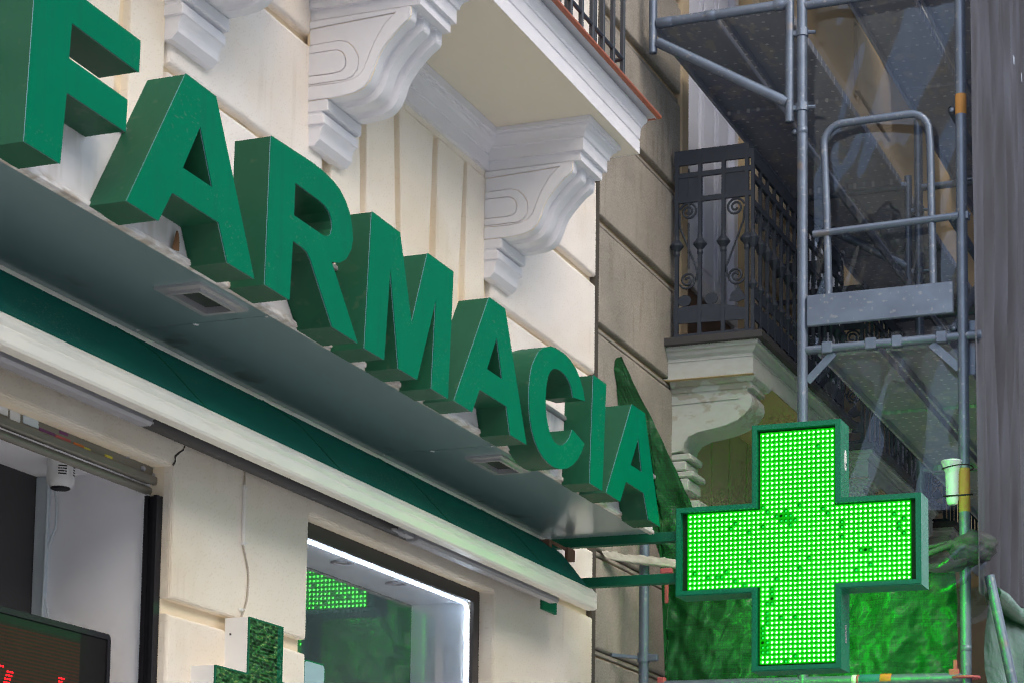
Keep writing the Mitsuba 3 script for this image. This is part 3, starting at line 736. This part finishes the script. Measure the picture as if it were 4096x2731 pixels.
# ------------------------------------------------------------------ small things on the shop front
SC = thing('small_cross_sign', 'small cross sign with white sides and a glittering green face on the pier', 'sign')
sp = unary_union([sbox(5.842, 2.035, 6.058, 2.625), sbox(5.648, 2.24, 6.252, 2.455)])
part(SC, 'side', ext_y(sp, -0.078, 0.0), 'm_plastic')
part(SC, 'edge', ext_y(sp.buffer(0.001, join_style=2).difference(sp.buffer(-0.004, join_style=2)), -0.083, -0.078), 'm_green_dark')
part(SC, 'face', ext_y(sp.buffer(-0.004, join_style=2), -0.082, -0.078), 'm_sequin')
part(SC, 'screw', lathe([(0.0, -0.003), (0.003, -0.003), (0.003, 0)], (5.8415, -0.02, 2.575), 8, 'x'), 'm_dark')

LD = thing('led_display', 'black dot display panel with red lit dots hanging in the doorway', 'screen')
dp = Polygon([(4.0, 2.0), (5.372, 2.0), (5.372, 2.495), (5.368, 2.506), (5.358, 2.511), (4.0, 2.511)])
part(LD, 'housing', cat_(ext_y(dp, 0.104, 0.140), ext_y(dp.difference(dp.buffer(-0.016)), 0.098, 0.104)), 'm_black')
part(LD, 'screen', ext_y(dp.buffer(-0.017), 0.1025, 0.104), 'm_screen')
rd = []
for x, z, n in ((4.835, 2.3565, 4), (4.888, 2.3455, 3), (4.884, 2.3357, 3), (4.878, 2.326, 3), (4.80, 2.3565, 3), (5.128, 2.3585, 3), (5.128, 2.349, 2), (5.135, 2.33, 2), (4.876, 2.316, 3), (4.90, 2.306, 3), (4.70, 2.35, 4)):
    for q in range(n): rd.append(trimesh.creation.icosphere(subdivisions=1, radius=0.0027).apply_scale((1.5, .5, 1)).apply_translation((x + q * 0.0105, 0.1025, z)))
part(LD, 'lit_dots', cat_(*rd), 'm_black', kind='stuff', emitter={'type': 'area', 'radiance': rgb(0.9, 0.0, 0.004)})

AL = thing('heat_alarm', 'round white ceiling alarm with side slots inside the doorway', 'alarm')
ac = (5.318, 0.25, 3.012)
part(AL, 'body', lathe([(0.040, 0.0), (0.040, -0.052), (0.0395, -0.062), (0.037, -0.070), (0.031, -0.078), (0.025, -0.081), (0.0, -0.083)], ac, 28), 'm_plastic', 40)
part(AL, 'ring', lathe([(0.027, -0.0785), (0.0285, -0.083), (0.024, -0.086), (0.0, -0.086)], ac, 24), 'm_black', 30)
for a0 in (-2.75, -1.55):
    for q in range(4):
        z = -0.022 - q * 0.0075
        part(AL, 'slot', cat_(*[trimesh.Trimesh([[ac[0] + 0.0404 * math.cos(a), ac[1] + 0.0404 * math.sin(a), ac[2] + z + dz] for a in np.linspace(a0, a0 + 0.62, 6) for dz in (0, -0.0038)], sum([[[2 * i, 2 * i + 2, 2 * i + 1], [2 * i + 1, 2 * i + 2, 2 * i + 3]] for i in range(5)], []), process=False)]), 'm_black')

cb = [(5.932, 3.10), (5.931, 3.041), (5.932, 2.95), (5.930, 2.866), (5.940, 2.845), (5.956, 2.817), (5.968, 2.790), (5.972, 2.765), (5.970, 2.73), (5.966, 2.700), (5.950, 2.665), (5.930, 2.637)]
CB = thing('wall_cable', 'thin pale cable running down the pier to the small cross sign', 'cable')
part(CB, 'wire', tube([(x, -0.004, z) for x, z in cb], 0.0032, 6), 'm_cable', True)
part(CB, 'conduit', box(5.9235, 5.9335, -0.010, 0.0, 2.87, 3.05, 0.002), 'm_cream')
for x, z in ((5.928, 3.040), (5.930, 2.868), (5.927, 2.664)):
    part(CB, 'clip', cat_(box(x - 0.006, x + 0.010, -0.009, 0.0, z - 0.004, z + 0.004, 0.001), tube([(x + 0.012, 0, z), (x + 0.012, -0.012, z + 0.002)], 0.0025, 6)), 'm_plastic')
DC = solo('door_cable', 'loose white cable hanging below the ceiling alarm by the door jamb', 'cable', cat_(tube([(5.478, 0.385, 3.0), (5.482, 0.37, 2.93), (5.486, 0.372, 2.86), (5.478, 0.40, 2.78), (5.478, 0.40, 2.66), (5.484, 0.375, 2.56), (5.487, 0.36, 2.48)], 0.0035, 6),
                                                                                                  tube([(5.478, 0.40, 3.0), (5.4765, 0.398, 2.9), (5.477, 0.402, 2.5)], 0.004, 6)), 'm_plastic_blue', True)
NP = thing('window_notice', 'small pale blue notice with a green rim stuck inside the shop window', 'notice')
npg = sbox(6.52, 2.30, 6.672, 2.595).buffer(-0.02).buffer(0.02)
part(NP, 'rim', ext_y(npg, 0.0835, 0.0855), 'm_green'); part(NP, 'sheet', ext_y(npg.buffer(-0.005), 0.0826, 0.0835), 'm_sign_blue')

# ------------------------------------------------------------------ neighbouring building
NB = thing('neighbour_building', 'weathered tan stucco building with iron balconies behind the scaffold', 'building')
bays = [11.0, 13.4, 15.8, 18.2, 20.6]
nwall = sbox(9.10, 0, 32, 13)
wins = [sbox(c - 0.65, 4.62, c + 0.65, 7.15) for c in bays] + [sbox(c - 0.65, 8.35, c + 0.65, 10.9) for c in bays]
nwall = nwall.difference(unary_union(wins))
NW = part(NB, 'wall', ext_y(nwall, 0.03, 0.45), 'm_ochre')
NCZ = [(2.50, 2.945), (2.985, 3.385), (3.425, 3.90), (3.935, 4.385), (4.435, 4.875), (4.93, 5.37), (5.425, 5.86), (5.92, 6.36), (6.41, 6.85), (6.90, 7.35), (7.4, 7.85)]
piers = [(9.105, 10.31)] + [(a + 0.70, b - 0.70) for a, b in zip(bays[:-1], bays[1:])]
for i, (z0, z1) in enumerate(NCZ):
    for j, (x0, x1) in enumerate(piers[:3]):
        if j == 0 and z0 < 4.4: x1 = 10.42
        part(NW, 'stucco_block', block(x0, x1, z0, z1, yf=0.0, seed=200 + 13 * i + j, r=0.010, wob=0.002, cell=0.12), 'm_tan' if j == 0 else 'm_tan_plain')
        part(NW, 'fillet', box(x0, x1, 0.012, 0.03, z1 + 0.012, z1 + 0.030, 0.003), 'm_tan' if j == 0 else 'm_tan_plain')
for c in bays[:2]:
    gx = np.array([-0.59, -0.44, -0.185, 0.13, 0.45, 0.60]) + c
    for q in range(5):
        part(NW, 'voussoir', block(lin(gx[q] + 0.012 + (gx[q] - c) * -0.03, 3.95, gx[q] + 0.012 + (gx[q] - c) * 0.05, 4.45), lin(gx[q + 1] - 0.012 + (gx[q + 1] - c) * -0.03, 3.95, gx[q + 1] - 0.012 + (gx[q + 1] - c) * 0.05, 4.45), 3.5, 4.44, yf=0.0, seed=400 + q, r=0.006, cell=0.2), 'm_tan_plain')
for c in bays[:3]:
    w = part(NB, 'window', box(c - 0.65, c + 0.65, 0.16, 0.20, 4.62, 7.15), 'm_shade_white')
    part(w, 'frame', ext_y(sbox(c - 0.65, 4.62, c + 0.65, 7.15).difference(sbox(c - 0.58, 4.62, c + 0.58, 7.08)), 0.11, 0.16), 'm_shade_white')
    for x in (c - 0.52, c - 0.26, c + 0.02, c + 0.28):
        part(w, 'shutter_leaf', cat_(box(x, x + 0.235, 0.130, 0.16, 5.22, 7.02, 0.004), box(x + 0.03, x + 0.205, 0.122, 0.13, 5.28, 6.96, 0.006)), 'm_shade_white')
    part(w, 'sill_board', box(c - 0.58, c + 0.58, 0.10, 0.16, 5.10, 5.19, 0.004), 'm_plastic')
    part(w, 'lower_panel', box(c - 0.58, c + 0.58, 0.125, 0.16, 4.66, 5.10), 'm_brown')
    part(NB, 'window_surround', ext_y(sbox(c - 0.75, 4.62, c + 0.75, 7.28).difference(sbox(c - 0.65, 4.62, c + 0.65, 7.15)), -0.012, 0.03), 'm_tan_plain')

NCORN = [(-0.03, 4.422), (-0.03, 4.502), (-0.026, 4.505), (-0.026, 4.511), (-0.034, 4.513), (-0.034, 4.522), (-0.02, 4.535), (-0.012, 4.552), (0.002, 4.556), (0.002, 4.575)]


def spiral(cy, cz, x, r0, turns, sgn, start, r=0.006, along='y', yv=0.0):
    ts = np.linspace(0, turns * 2 * math.pi, int(turns * 16))
    pts = []
    for t in ts:
        rr = r0 * (1 - 0.80 * t / ts[-1])
        a, b = cy + sgn * rr * math.cos(t + start), cz + rr * math.sin(t + start)
        pts.append((x, a, b) if along == 'y' else (a, yv, b))
    return tube(pts, r, 6)


def ncorbel(x0, parent):
    x1 = x0 + 0.22
    prof = [(0.01, 4.41), (-0.40, 4.40), (-0.402, 4.372), (-0.382, 4.366), (-0.378, 4.350), (-0.398, 4.335), (-0.402, 4.30), (-0.392, 4.27), (-0.365, 4.238), (-0.325, 4.212), (-0.27, 4.193), (-0.205, 4.180), (-0.135, 4.170), (-0.085, 4.150), (-0.062, 4.120), (-0.055, 4.085), (0.01, 4.075)]
    k = part(parent, 'corbel', ext_x(prof, x0, x1), 'm_peel', 30)
    part(k, 'crown', ring_profile(x0, x1, 0.385, [(0.012, 4.368), (0.012, 4.395), (0.026, 4.398), (0.040, 4.415), (0.042, 4.430)]), 'm_peel')
    pan = Polygon([(0.01, 4.313), (-0.335, 4.320), (-0.33, 4.27), (-0.28, 4.235), (-0.20, 4.213), (-0.10, 4.197), (0.01, 4.165)])
    bod = Polygon(prof)
    part(k, 'relief', ext_x(bod.buffer(-0.002).difference(pan), x0 - 0.006, x0), 'm_peel')
    for (o, zt, zb) in ((0.095, 4.072, 4.040), (0.072, 4.036, 3.99), (0.110, 3.985, 3.955), (0.085, 3.95, 3.89), (0.14, 3.84, 3.79)):
        part(k, 'foot_step', box(x0, x1 - 0.02, -o, 0.01, zb, zt, 0.006), 'm_peel')


def nbalcony(c, detail=True):
    x0, x1 = c - 0.95, c + 0.95
    k = part(NB, 'balcony', cat_(ring_profile(x0, x1, 0.455, NCORN), box(x0 + 0.03, x1 - 0.03, -0.42, 0.03, 4.425, 4.43), box(x0, x1, -0.45, 0.03, 4.57, 4.574)), 'm_peel', 20)
    part(k, 'slab_edge', box(x0 - 0.03, x1 + 0.03, -0.485, 0.03, 4.575, 4.612, 0.003), 'm_dark')
    part(k, 'soffit', box(x0 + 0.03, x1 - 0.03, -0.422, 0.03, 4.420, 4.4245), 'm_ochre')
    ncorbel(x0 + 0.10, NB); ncorbel(x1 - 0.32, NB)
    R_ = part(NB, 'balcony_railing', cat_(*[box(x0 + 0.045, x0 + 0.060, -0.41, -0.02, a, b) for a, b in ((5.49, 5.535), (5.425, 5.45), (5.30, 5.325))],
                                          *[box(x0 + 0.045, x1 - 0.045, -0.425, -0.408, a, b) for a, b in ((5.46, 5.535), (5.38, 5.41), (5.25, 5.28))],
                                          *[box(x1 - 0.06, x1 - 0.045, -0.41, -0.02, a, b) for a, b in ((5.46, 5.535), (5.30, 5.325))]), 'm_iron')
    X = x0 + 0.052
    ys = (-0.035, -0.152, -0.270, -0.388)
    for y in ys:
        part(R_, 'post', cat_(box(X - 0.009, X + 0.009, y - 0.009, y + 0.009, 4.612, 5.535), lathe([(0.009, -0.06), (0.016, -0.045), (0.013, -0.03), (0.033, -0.004), (0.033, 0.004), (0.013, 0.03), (0.010, 0.05)], (X, y, 5.088), 10)), 'm_iron')
    part(R_, 'top_plate', cat_(box(X - 0.004, X + 0.004, -0.40, -0.02, 5.50, 5.565), box(X - 0.003, X + 0.003, -0.148, -0.035, 5.325, 5.425), box(X - 0.003, X + 0.003, -0.388, -0.274, 5.325, 5.425)), 'm_iron')
    part(R_, 'scroll', cat_(spiral(-0.094, 5.255, X, 0.046, 1.9, 1, 0.3), spiral(-0.330, 5.252, X, 0.046, 1.9, -1, 0.3), spiral(-0.090, 4.912, X, 0.044, 1.9, -1, 3.6), spiral(-0.334, 4.912, X, 0.044, 1.9, 1, 3.6),
                            tube([(X, -0.048, 5.25), (X, -0.05, 5.18), (X, -0.095, 5.07), (X, -0.14, 4.955), (X, -0.136, 4.91)], 0.005, 6), tube([(X, -0.376, 5.25), (X, -0.37, 5.18), (X, -0.32, 5.05), (X, -0.285, 4.96), (X, -0.29, 4.91)], 0.005, 6),
                            tube([(X, -0.094, 5.47), (X, -0.094, 5.22)], 0.005, 5), tube([(X, -0.094, 5.20), (X, -0.094, 4.97)], 0.005, 5)), 'm_iron', True)
    arch = Polygon([(-0.02, 4.700), (-0.395, 4.690), (-0.395, 4.742), (-0.32, 4.765), (-0.212, 4.783), (-0.12, 4.783), (-0.02, 4.778)])
    orn = unary_union([arch] + [Polygon([(c0 + 0.035 * math.cos(t), 4.81 + 0.03 * math.sin(t)) for t in np.linspace(0, 6.28, 9)[:-1]]) for c0 in (-0.075, -0.21, -0.34)] + [Polygon([(-0.30, 4.79), (-0.345, 4.86), (-0.385, 4.79)])])
    part(R_, 'base_band', ext_x(orn, X - 0.004, X + 0.004), 'm_iron')
    part(R_, 'base_rail', box(X - 0.006, X + 0.006, -0.41, -0.02, 4.628, 4.645), 'm_iron')
    n = 15
    for i in range(n):
        x = x0 + 0.052 + (x1 - x0 - 0.104) * i / (n - 1)
        part(R_, 'baluster', cat_(box(x - 0.008, x + 0.008, -0.425, -0.409, 4.612, 5.46), lathe([(0.008, -0.05), (0.014, -0.04), (0.03, 0.0), (0.012, 0.03), (0.008, 0.05)], (x, -0.417, 5.088), 8), lathe([(0.008, -0.03), (0.024, 0.0), (0.008, 0.03)], (x, -0.417, 4.86), 8)), 'm_iron')
    if detail:
        part(R_, 'front_band', cat_(box(x0 + 0.05, x1 - 0.05, -0.421, -0.413, 4.69, 4.775), box(x0 + 0.05, x1 - 0.05, -0.42, -0.414, 4.63, 4.645), *[spiral(x0 + 0.11 + 0.123 * i, 5.21, 0, 0.042, 1.6, 1 if i % 2 else -1, 0.3, 0.006, 'x', -0.417) for i in range(14)],
                                    *[box(x0 + 0.06 + 0.123 * i, x0 + 0.16 + 0.123 * i, -0.42, -0.414, 4.80, 4.86) for i in range(14)]), 'm_iron')
    else:
        part(R_, 'scroll', spiral(c - 0.55, 5.0, 0, 0.05, 1.8, 1, 0.3, 0.008, 'x', -0.417), 'm_iron', True)


for q, c in enumerate(bays[:3]): nbalcony(c, q == 0)
for c in bays[:4]:
    part(NB, 'upper_balcony', cat_(box(c - 0.95, c + 0.95, -0.46, 0.03, 8.15, 8.3, 0.01), *[box(c + s - 0.1, c + s + 0.1, -0.38, 0.03, 7.9, 8.149, 0.03) for s in (-0.75, 0.75)]), 'm_peel')

solo('broken_ledge', 'crumbling grey board with plaster rubble beside the tied scaffold pole', 'ledge',
     (lambda: (lambda P: grid(P))(np.array([[(9.19 + 0.30 * u + 0.035 * math.cos(t), -0.015 - 0.30 * u ** 1.3 + 0.02 * math.sin(t), 3.398 - 0.012 * u + (0.016 + 0.012 * meshkit.noise(np.array([u * 22, t, 2.0]))) * math.sin(t) * (1.5 if math.sin(t) > 0 else 0.6)) for t in np.linspace(0, 2 * math.pi, 15)] for u in np.linspace(0, 1, 40)], float)))(), 'm_ledge', True)

# ------------------------------------------------------------------ scaffold
SF = thing('scaffold', 'galvanised tube scaffold with steel decks in front of the tan building', 'scaffold')
FX = [9.60, 12.17, 14.74, 17.31, 19.88]
YI, YO, RT = -0.792, -1.512, 0.0245
for q, x in enumerate(FX):
    for y in (YI, YO):
        s = part(SF, 'pole', tube([(x, y, 0), (x, y, 5.39 if q == 0 and y == YI else 9.5)], RT, 14), 'm_galv', True)
        if q == 0 and y == YI:
            part(s, 'upper_length', tube([(x, y, 5.39), (x, y, 9.5)], RT * 0.97, 14), 'm_galv', True)
            part(s, 'sleeve', tube([(x, y, 5.375), (x, y, 5.405)], RT * 1.06, 14), 'm_galv', True)
        if q == 0 and y == YO:
            for za, zb in ((5.372, 5.464), (3.585, 3.777)):
                part(s, 'orange_band', tube([(x, y, za), (x, y, zb)], RT * 1.03, 14), 'm_orange', True)
    for zl in (4.367, 6.005 - 0.02, 2.862):
        if zl < 3 and q: continue
        part(SF, 'ledger', tube([(x, YI + 0.0, zl), (x, YO - (0.08 if zl < 5 and zl > 3 else 0), zl)], RT * 0.82, 12), 'm_galv', True)
    # console bracket towards the wall
    br = part(SF, 'console_bracket', tube([(x, -0.095, 6.005), (x, -0.735, 6.007)], 0.023, 12), 'm_galv', True)
    part(br, 'wall_post', tube([(x, -0.074, 5.864), (x, -0.072, 6.50)], 0.020, 12), 'm_galv', True)
    part(br, 'pole_post', tube([(x, -0.733, 5.440), (x, -0.733, 6.06)], 0.0215, 12), 'm_galv', True)
    part(br, 'brace', tube([(x, -0.100, 5.912), (x, -0.722, 5.535)], 0.025, 12), 'm_galv', True)
    for z in (5.857, 5.502):
        part(br, 'clamp', cat_(tube([(x, YI, z - 0.018), (x, YI, z + 0.018)], RT * 1.22, 12), box(x - 0.012, x + 0.012, YI, -0.74, z - 0.012, z + 0.012, 0.003), tube([(x, YI - 0.02, z), (x, YI - 0.062, z - 0.004)], 0.009, 8)), 'm_galv', 30)
    for a, b in ((-0.10, -0.17), (-0.33, -0.38), (-0.66, -0.71)):
        part(br, 'deck_hook', tube([(x, a, 6.005), (x, b, 6.0055)], 0.0255, 12), 'm_galv', True)
X0 = FX[0]
gc = [(-0.884, -0.933), (-1.080, -1.130), (-1.20, -1.244), (-1.396, -1.444)]
for a, b in gc:
    part(SF, 'deck_hook', box(X0 - 0.0245, X0 + 0.02, a, b, 4.342, 4.393, 0.004), 'm_galv')
for (ya, za), (yb, zb) in (((-0.935, 4.345), (-0.815, 4.225)), ((-1.375, 4.345), (-1.495, 4.225))):
    part(SF, 'gusset', plate((X0, (ya + yb) / 2, (za + zb) / 2), np.array([0, yb - ya, zb - za]) / math.hypot(yb - ya, zb - za), (1, 0, 0), 0.085, 0.004, 0.036), 'm_galv')
part(SF, 'gusset', plate((X0 + 0.03, -1.535, 4.32), (0, 0, 1), (1, 0, 0), 0.12, 0.004, 0.05), 'm_galv')
hoop = [(-0.914, 4.60), (-0.903, 5.05), (-0.893, 5.30)] + [(-0.893 - 0.085 * (1 - math.cos(a)), 5.315 + 0.088 * math.sin(a)) for a in np.linspace(0.2, math.pi / 2, 6)] + [(-1.28 - 0.09 * math.sin(a), 5.318 + 0.088 * math.cos(a)) for a in np.linspace(0, math.pi / 2 - 0.2, 6)] + [(-1.375, 5.25), (-1.378, 5.0), (-1.384, 4.60)]
part(SF, 'guard_hoop', tube([(X0, y, z) for y, z in hoop], 0.0175, 12), 'm_galv', True)
part(SF, 'guard_rail', cat_(tube([(X0 - 0.012, -0.845, 4.896), (X0 - 0.012, -1.50, 4.908)], 0.0165, 12), tube([(X0 + 0.0, -1.48, 4.907), (X0, -1.55, 4.912)], 0.008, 8), box(X0 - 0.02, X0 + 0.02, -1.49, -1.475, 4.89, 4.925, 0.003), box(X0 - 0.02, X0 + 0.02, -1.545, -1.53, 4.89, 4.925, 0.003)), 'm_galv', 30)
part(SF, 'toe_board', box(X0 - 0.030, X0 - 0.008, -1.476, -0.818, 4.467, 4.610, 0.004), 'm_galv')
for xa, xb in zip(FX[:-1], FX[1:]):
    part(SF, 'side_rail', tube([(xa, YI + 0.035, 5.392), (xb, YI + 0.035, 5.392)], 0.019, 10), 'm_galv', True)
    part(SF, 'side_rail', tube([(xa, YO + 0.04, 4.90), (xb, YO + 0.04, 4.90)], 0.019, 10), 'm_galv', True)
    part(SF, 'side_rail', tube([(xa, YO + 0.04, 5.40), (xb, YO + 0.04, 5.40)], 0.019, 10), 'm_galv', True)
    for zd, spans in ((4.372, ((-0.86, -1.135), (-1.165, -1.45))), (6.030, ((-0.055, -0.365), (-0.385, -0.70), (-0.985, -1.275), (-1.300, -1.58)))):
        for y0, y1 in spans:
            lo, hi = min(y0, y1), max(y0, y1)
            m = cat_(box(xa + 0.02, xb - 0.02, lo, hi, zd + 0.004, zd + 0.010), box(xa + 0.02, xb - 0.02, lo, lo + 0.014, zd - 0.030, zd + 0.0035), box(xa + 0.02, xb - 0.02, hi - 0.014, hi, zd - 0.030, zd + 0.0035),
                     box(xa + 0.02, xa + 0.06, lo + 0.015, hi - 0.015, zd - 0.026, zd + 0.003), box(xb - 0.06, xb - 0.02, lo + 0.015, hi - 0.015, zd - 0.026, zd + 0.003), box((xa + xb) / 2 - 0.05, (xa + xb) / 2 + 0.05, lo + 0.015, hi - 0.015, zd - 0.012, zd + 0.003))
            part(SF, 'deck_plank', m, 'm_deck')
    part(SF, 'diagonal_brace', tube([(xa, YO + 0.04, 4.40), (xb, YO + 0.04, 5.98)], 0.019, 10), 'm_galv', True)
tp = part(SF, 'tie_pole', tube([(9.40, -0.118, 0.0), (9.40, -0.118, 3.62)], 0.0225, 14), 'm_galv', True)
part(tp, 'wall_tie', cat_(plate((9.33, -0.05, 2.975), (0.8, -0.6, 0), (0, 0, 1), 0.07, 0.007, 0.018), tube([(9.40, -0.118, 2.955), (9.40, -0.118, 2.995)], 0.029, 14), box(9.385, 9.415, -0.185, -0.14, 2.958, 2.988, 0.004)), 'm_galv', 30)
part(SF, 'low_rail', tube([(X0, -0.12, 2.872), (X0, YO, 2.862)], 0.0235, 14), 'm_galv', True)
for a, b, m in ((-1.015, -1.035, 'm_plastic'), (-1.035, -1.045, 'm_pink_red'), (-1.050, -1.140, 'm_blue'), (-1.140, -1.19, 'm_orange_red')):
    part(SF, 'colour_band', tube([(X0, a, 2.867), (X0, b, 2.8665)], 0.0245, 14), m, True)
part(SF, 'rosette', cat_(lathe([(0.026, -0.005), (0.062, -0.004), (0.062, 0.004), (0.026, 0.005)], (X0, YO, 2.862), 24), box(X0 - 0.02, X0 + 0.02, -1.485, -1.44, 2.85, 2.90, 0.004), box(X0 - 0.012, X0 + 0.012, -1.475, -1.458, 2.86, 2.94, 0.003)), 'm_pink_red')
part(SF, 'red_wedge', cat_(box(X0 - 0.015, X0 + 0.015, -0.185, -0.13, 3.385, 3.41, 0.004), box(X0 - 0.01, X0 + 0.01, -0.165, -0.15, 3.25, 3.345, 0.003), box(X0 - 0.02, X0 + 0.02, -0.155, -0.12, 2.87, 2.91, 0.004)), 'm_pink_red')
part(SF, 'raking_tube', tube([(X0, -1.615, 3.30), (X0, -1.735, 2.70), (X0, -1.99, 1.4)], 0.022, 14), 'm_galv', True)
part(SF, 'sleeve', tube([(X0, YO, 2.975), (X0, YO, 3.0)], RT * 1.04, 14), 'm_galv', True)

FN = thing('white_funnel', 'white plastic funnel tied upright to the outer scaffold pole', 'funnel')
part(FN, 'tube', lathe([(0.046, 0.0), (0.047, -0.006), (0.044, -0.012), (0.030, -0.052), (0.029, -0.06), (0.026, -0.175), (0.021, -0.192), (0.0, -0.196)], (9.585, -1.462, 3.812), 24), 'm_plastic_blue', 30)
part(FN, 'tie', cat_(tube([(9.57 + 0.06 * math.cos(a), -1.49 + 0.066 * math.sin(a), 3.775 + 0.004 * math.sin(2 * a)) for a in np.linspace(0, 6.28, 20)], 0.003, 6), tube([(9.57 + 0.055 * math.cos(a), -1.49 + 0.062 * math.sin(a), 3.655 + 0.012 * math.cos(a)) for a in np.linspace(0, 6.28, 20)], 0.004, 6)), 'm_black')

# ------------------------------------------------------------------ nets and tarps


def sheet(nu, nv, fn): return grid(np.array([[fn(u, v) for v in np.linspace(0, 1, nv)] for u in np.linspace(0, 1, nu)], float))


def toptarp(y):
    return np.interp(-y, [0.0, 0.04, 0.30, 0.8, 1.46], [4.33, 4.33, 3.64, 3.46, 3.34])


def tarp_pt(u, v):
    y = -0.002 - 1.455 * u
    zt = toptarp(y)
    zb = 2.89 if y < -0.125 else 3.43 + (0.125 + y) / 0.125 * 0.55
    z = zb + (zt - zb) * v
    p = np.array([y * 6, z * 4, 0.0])
    f = meshkit.fbm(np.array([y * 5.0 + z * 1.8, z * 1.5, 2.0]), 3) - 0.5
    g = meshkit.noise(np.array([y * 17 - z * 8, z * 3, 7.0])) - 0.5
    cr = meshkit.fbm(np.array([y * 11 + z * 5, z * 6 - y * 4, 9.0]), 4)
    ridge = 1 - abs(2 * cr - 1)
    x = 9.66 - 0.30 * np.clip((z - 3.3) / 1.0, 0, 1) + 0.13 * f + 0.02 * g - 0.045 * (ridge - 0.8) + 0.05 * math.sin((y + 0.3 * z) * 9) * (0.4 + 0.6 * v)
    return (x, y, z)


solo('green_tarp', 'creased dark green shade cloth hung across the scaffold behind the lit cross', 'tarp', sheet(150, 80, tarp_pt), 'm_tarp', True)


def net_pt(u, v):
    x = 9.50 + 3.4 * u if u <= 0.85 else 9.50 + 3.4 * 0.85 + 22 * (u - 0.85) / 0.15
    z = 3.22 + 6.5 * v
    k = min(1.0, 0.25 + (x - 9.5) * 1.6)
    w = meshkit.fbm(np.array([x * 2.4 + z * 0.35, z * 0.30, 1.0]), 3)
    f = math.sin(x * 27 + z * 1.1 + 9 * w) * 0.6 + math.sin(x * 61 - z * 0.8 + 14 * w) * 0.3
    return (x, -1.590 + k * (0.030 * f * (0.4 + 1.2 * meshkit.noise(np.array([x * 1.7, z * 0.5, 5.0]))) - 0.09 * (w - 0.5)), z)


solo('debris_net', 'grey blue debris netting hanging in creased folds along the outer side of the scaffold', 'net', sheet(330, 70, net_pt), 'm_netting', True)


def low_pt(u, v):
    x = 9.62 + 14 * u ** 1.5
    z = 1.2 + 2.02 * v
    y = -1.60 + 0.06 * (meshkit.fbm(np.array([x * 2.2, z * 2, 4.0]), 3) - 0.5) * 2 + 0.025 * math.sin(x * 7 + z * 2)
    return (x, y, z)


GS = thing('side_tarp', 'green plastic sheeting rolled at its top edge along the outer scaffold side', 'tarp')
part(GS, 'sheet', sheet(80, 26, low_pt), 'm_tarp', True)
part(GS, 'roll', tube([(9.66 + 0.25 * i, -1.625 + 0.012 * math.sin(i * 1.7), 3.235 + 0.012 * math.sin(i * 2.3)) for i in range(50)], [0.030 + 0.012 * abs(math.sin(i * 1.3)) for i in range(50)], 10), 'm_tarp', True)

KN = thing('net_bundle', 'knotted bundle of grey netting wrapped round the outer scaffold pole', 'net')
nk = trimesh.creation.icosphere(subdivisions=4, radius=1.0)
v = np.array(nk.vertices)
nz = meshkit.fbm(v * 2.2 + 5, 3) - 0.5
v = v * (1 + 0.5 * nz[:, None])
nk.vertices = v * np.array([0.075, 0.105, 0.075]) + np.array([9.60, -1.545, 3.42])
part(KN, 'knot', nk, 'm_net_pale', True)


def swag(u, v):
    y = -1.30 - 0.32 * u
    sag = math.sin(u * math.pi)
    z = 3.42 - 0.09 * v - 0.10 * sag * v - 0.05 * (1 - u)
    x = 9.555 + 0.05 * math.cos(v * 6 + u * 4) - 0.05 * sag
    return (x, y, z + 0.012 * math.sin(v * 12 + u * 3))


part(KN, 'swag', sheet(40, 36, swag), 'm_film', True)
part(KN, 'fold', sheet(24, 10, lambda u, v: (lambda q: (q[0] + 0.02, q[1], q[2] + 0.012))(swag(u, 0.25 + 0.3 * v))), 'm_net_pale', True)
part(KN, 'strands', cat_(tube([(9.56, -1.50, 3.45), (9.56, -1.38, 3.41), (9.57, -1.24, 3.37)], 0.014, 8), tube([(9.58, -1.50, 3.46), (9.60, -1.36, 3.44), (9.66, -1.18, 3.36)], 0.010, 8), tube([(9.55, -1.53, 3.36), (9.54, -1.40, 3.33), (9.56, -1.24, 3.38)], 0.018, 8)), 'm_net_pale', True)


def film_pt(u, v):
    y = -0.83 - 0.66 * u
    z = 3.62 + 4.9 * v
    w = meshkit.fbm(np.array([y * 2.2 + z * 0.9, z * 0.8 - y * 0.5, 3.0]), 3) - 0.5
    g = meshkit.fbm(np.array([y * 9 + z * 3.0, z * 1.6, 8.0]), 2) - 0.5
    return (9.672 + 0.07 * w + 0.010 * g, y, z)


solo('haze_film', 'thin clear film added for the haze of a dusty net across the near end of the scaffold', 'sheeting', sheet(70, 150, film_pt), 'm_film', True)  # film added to lay haze over the scaffold behind it
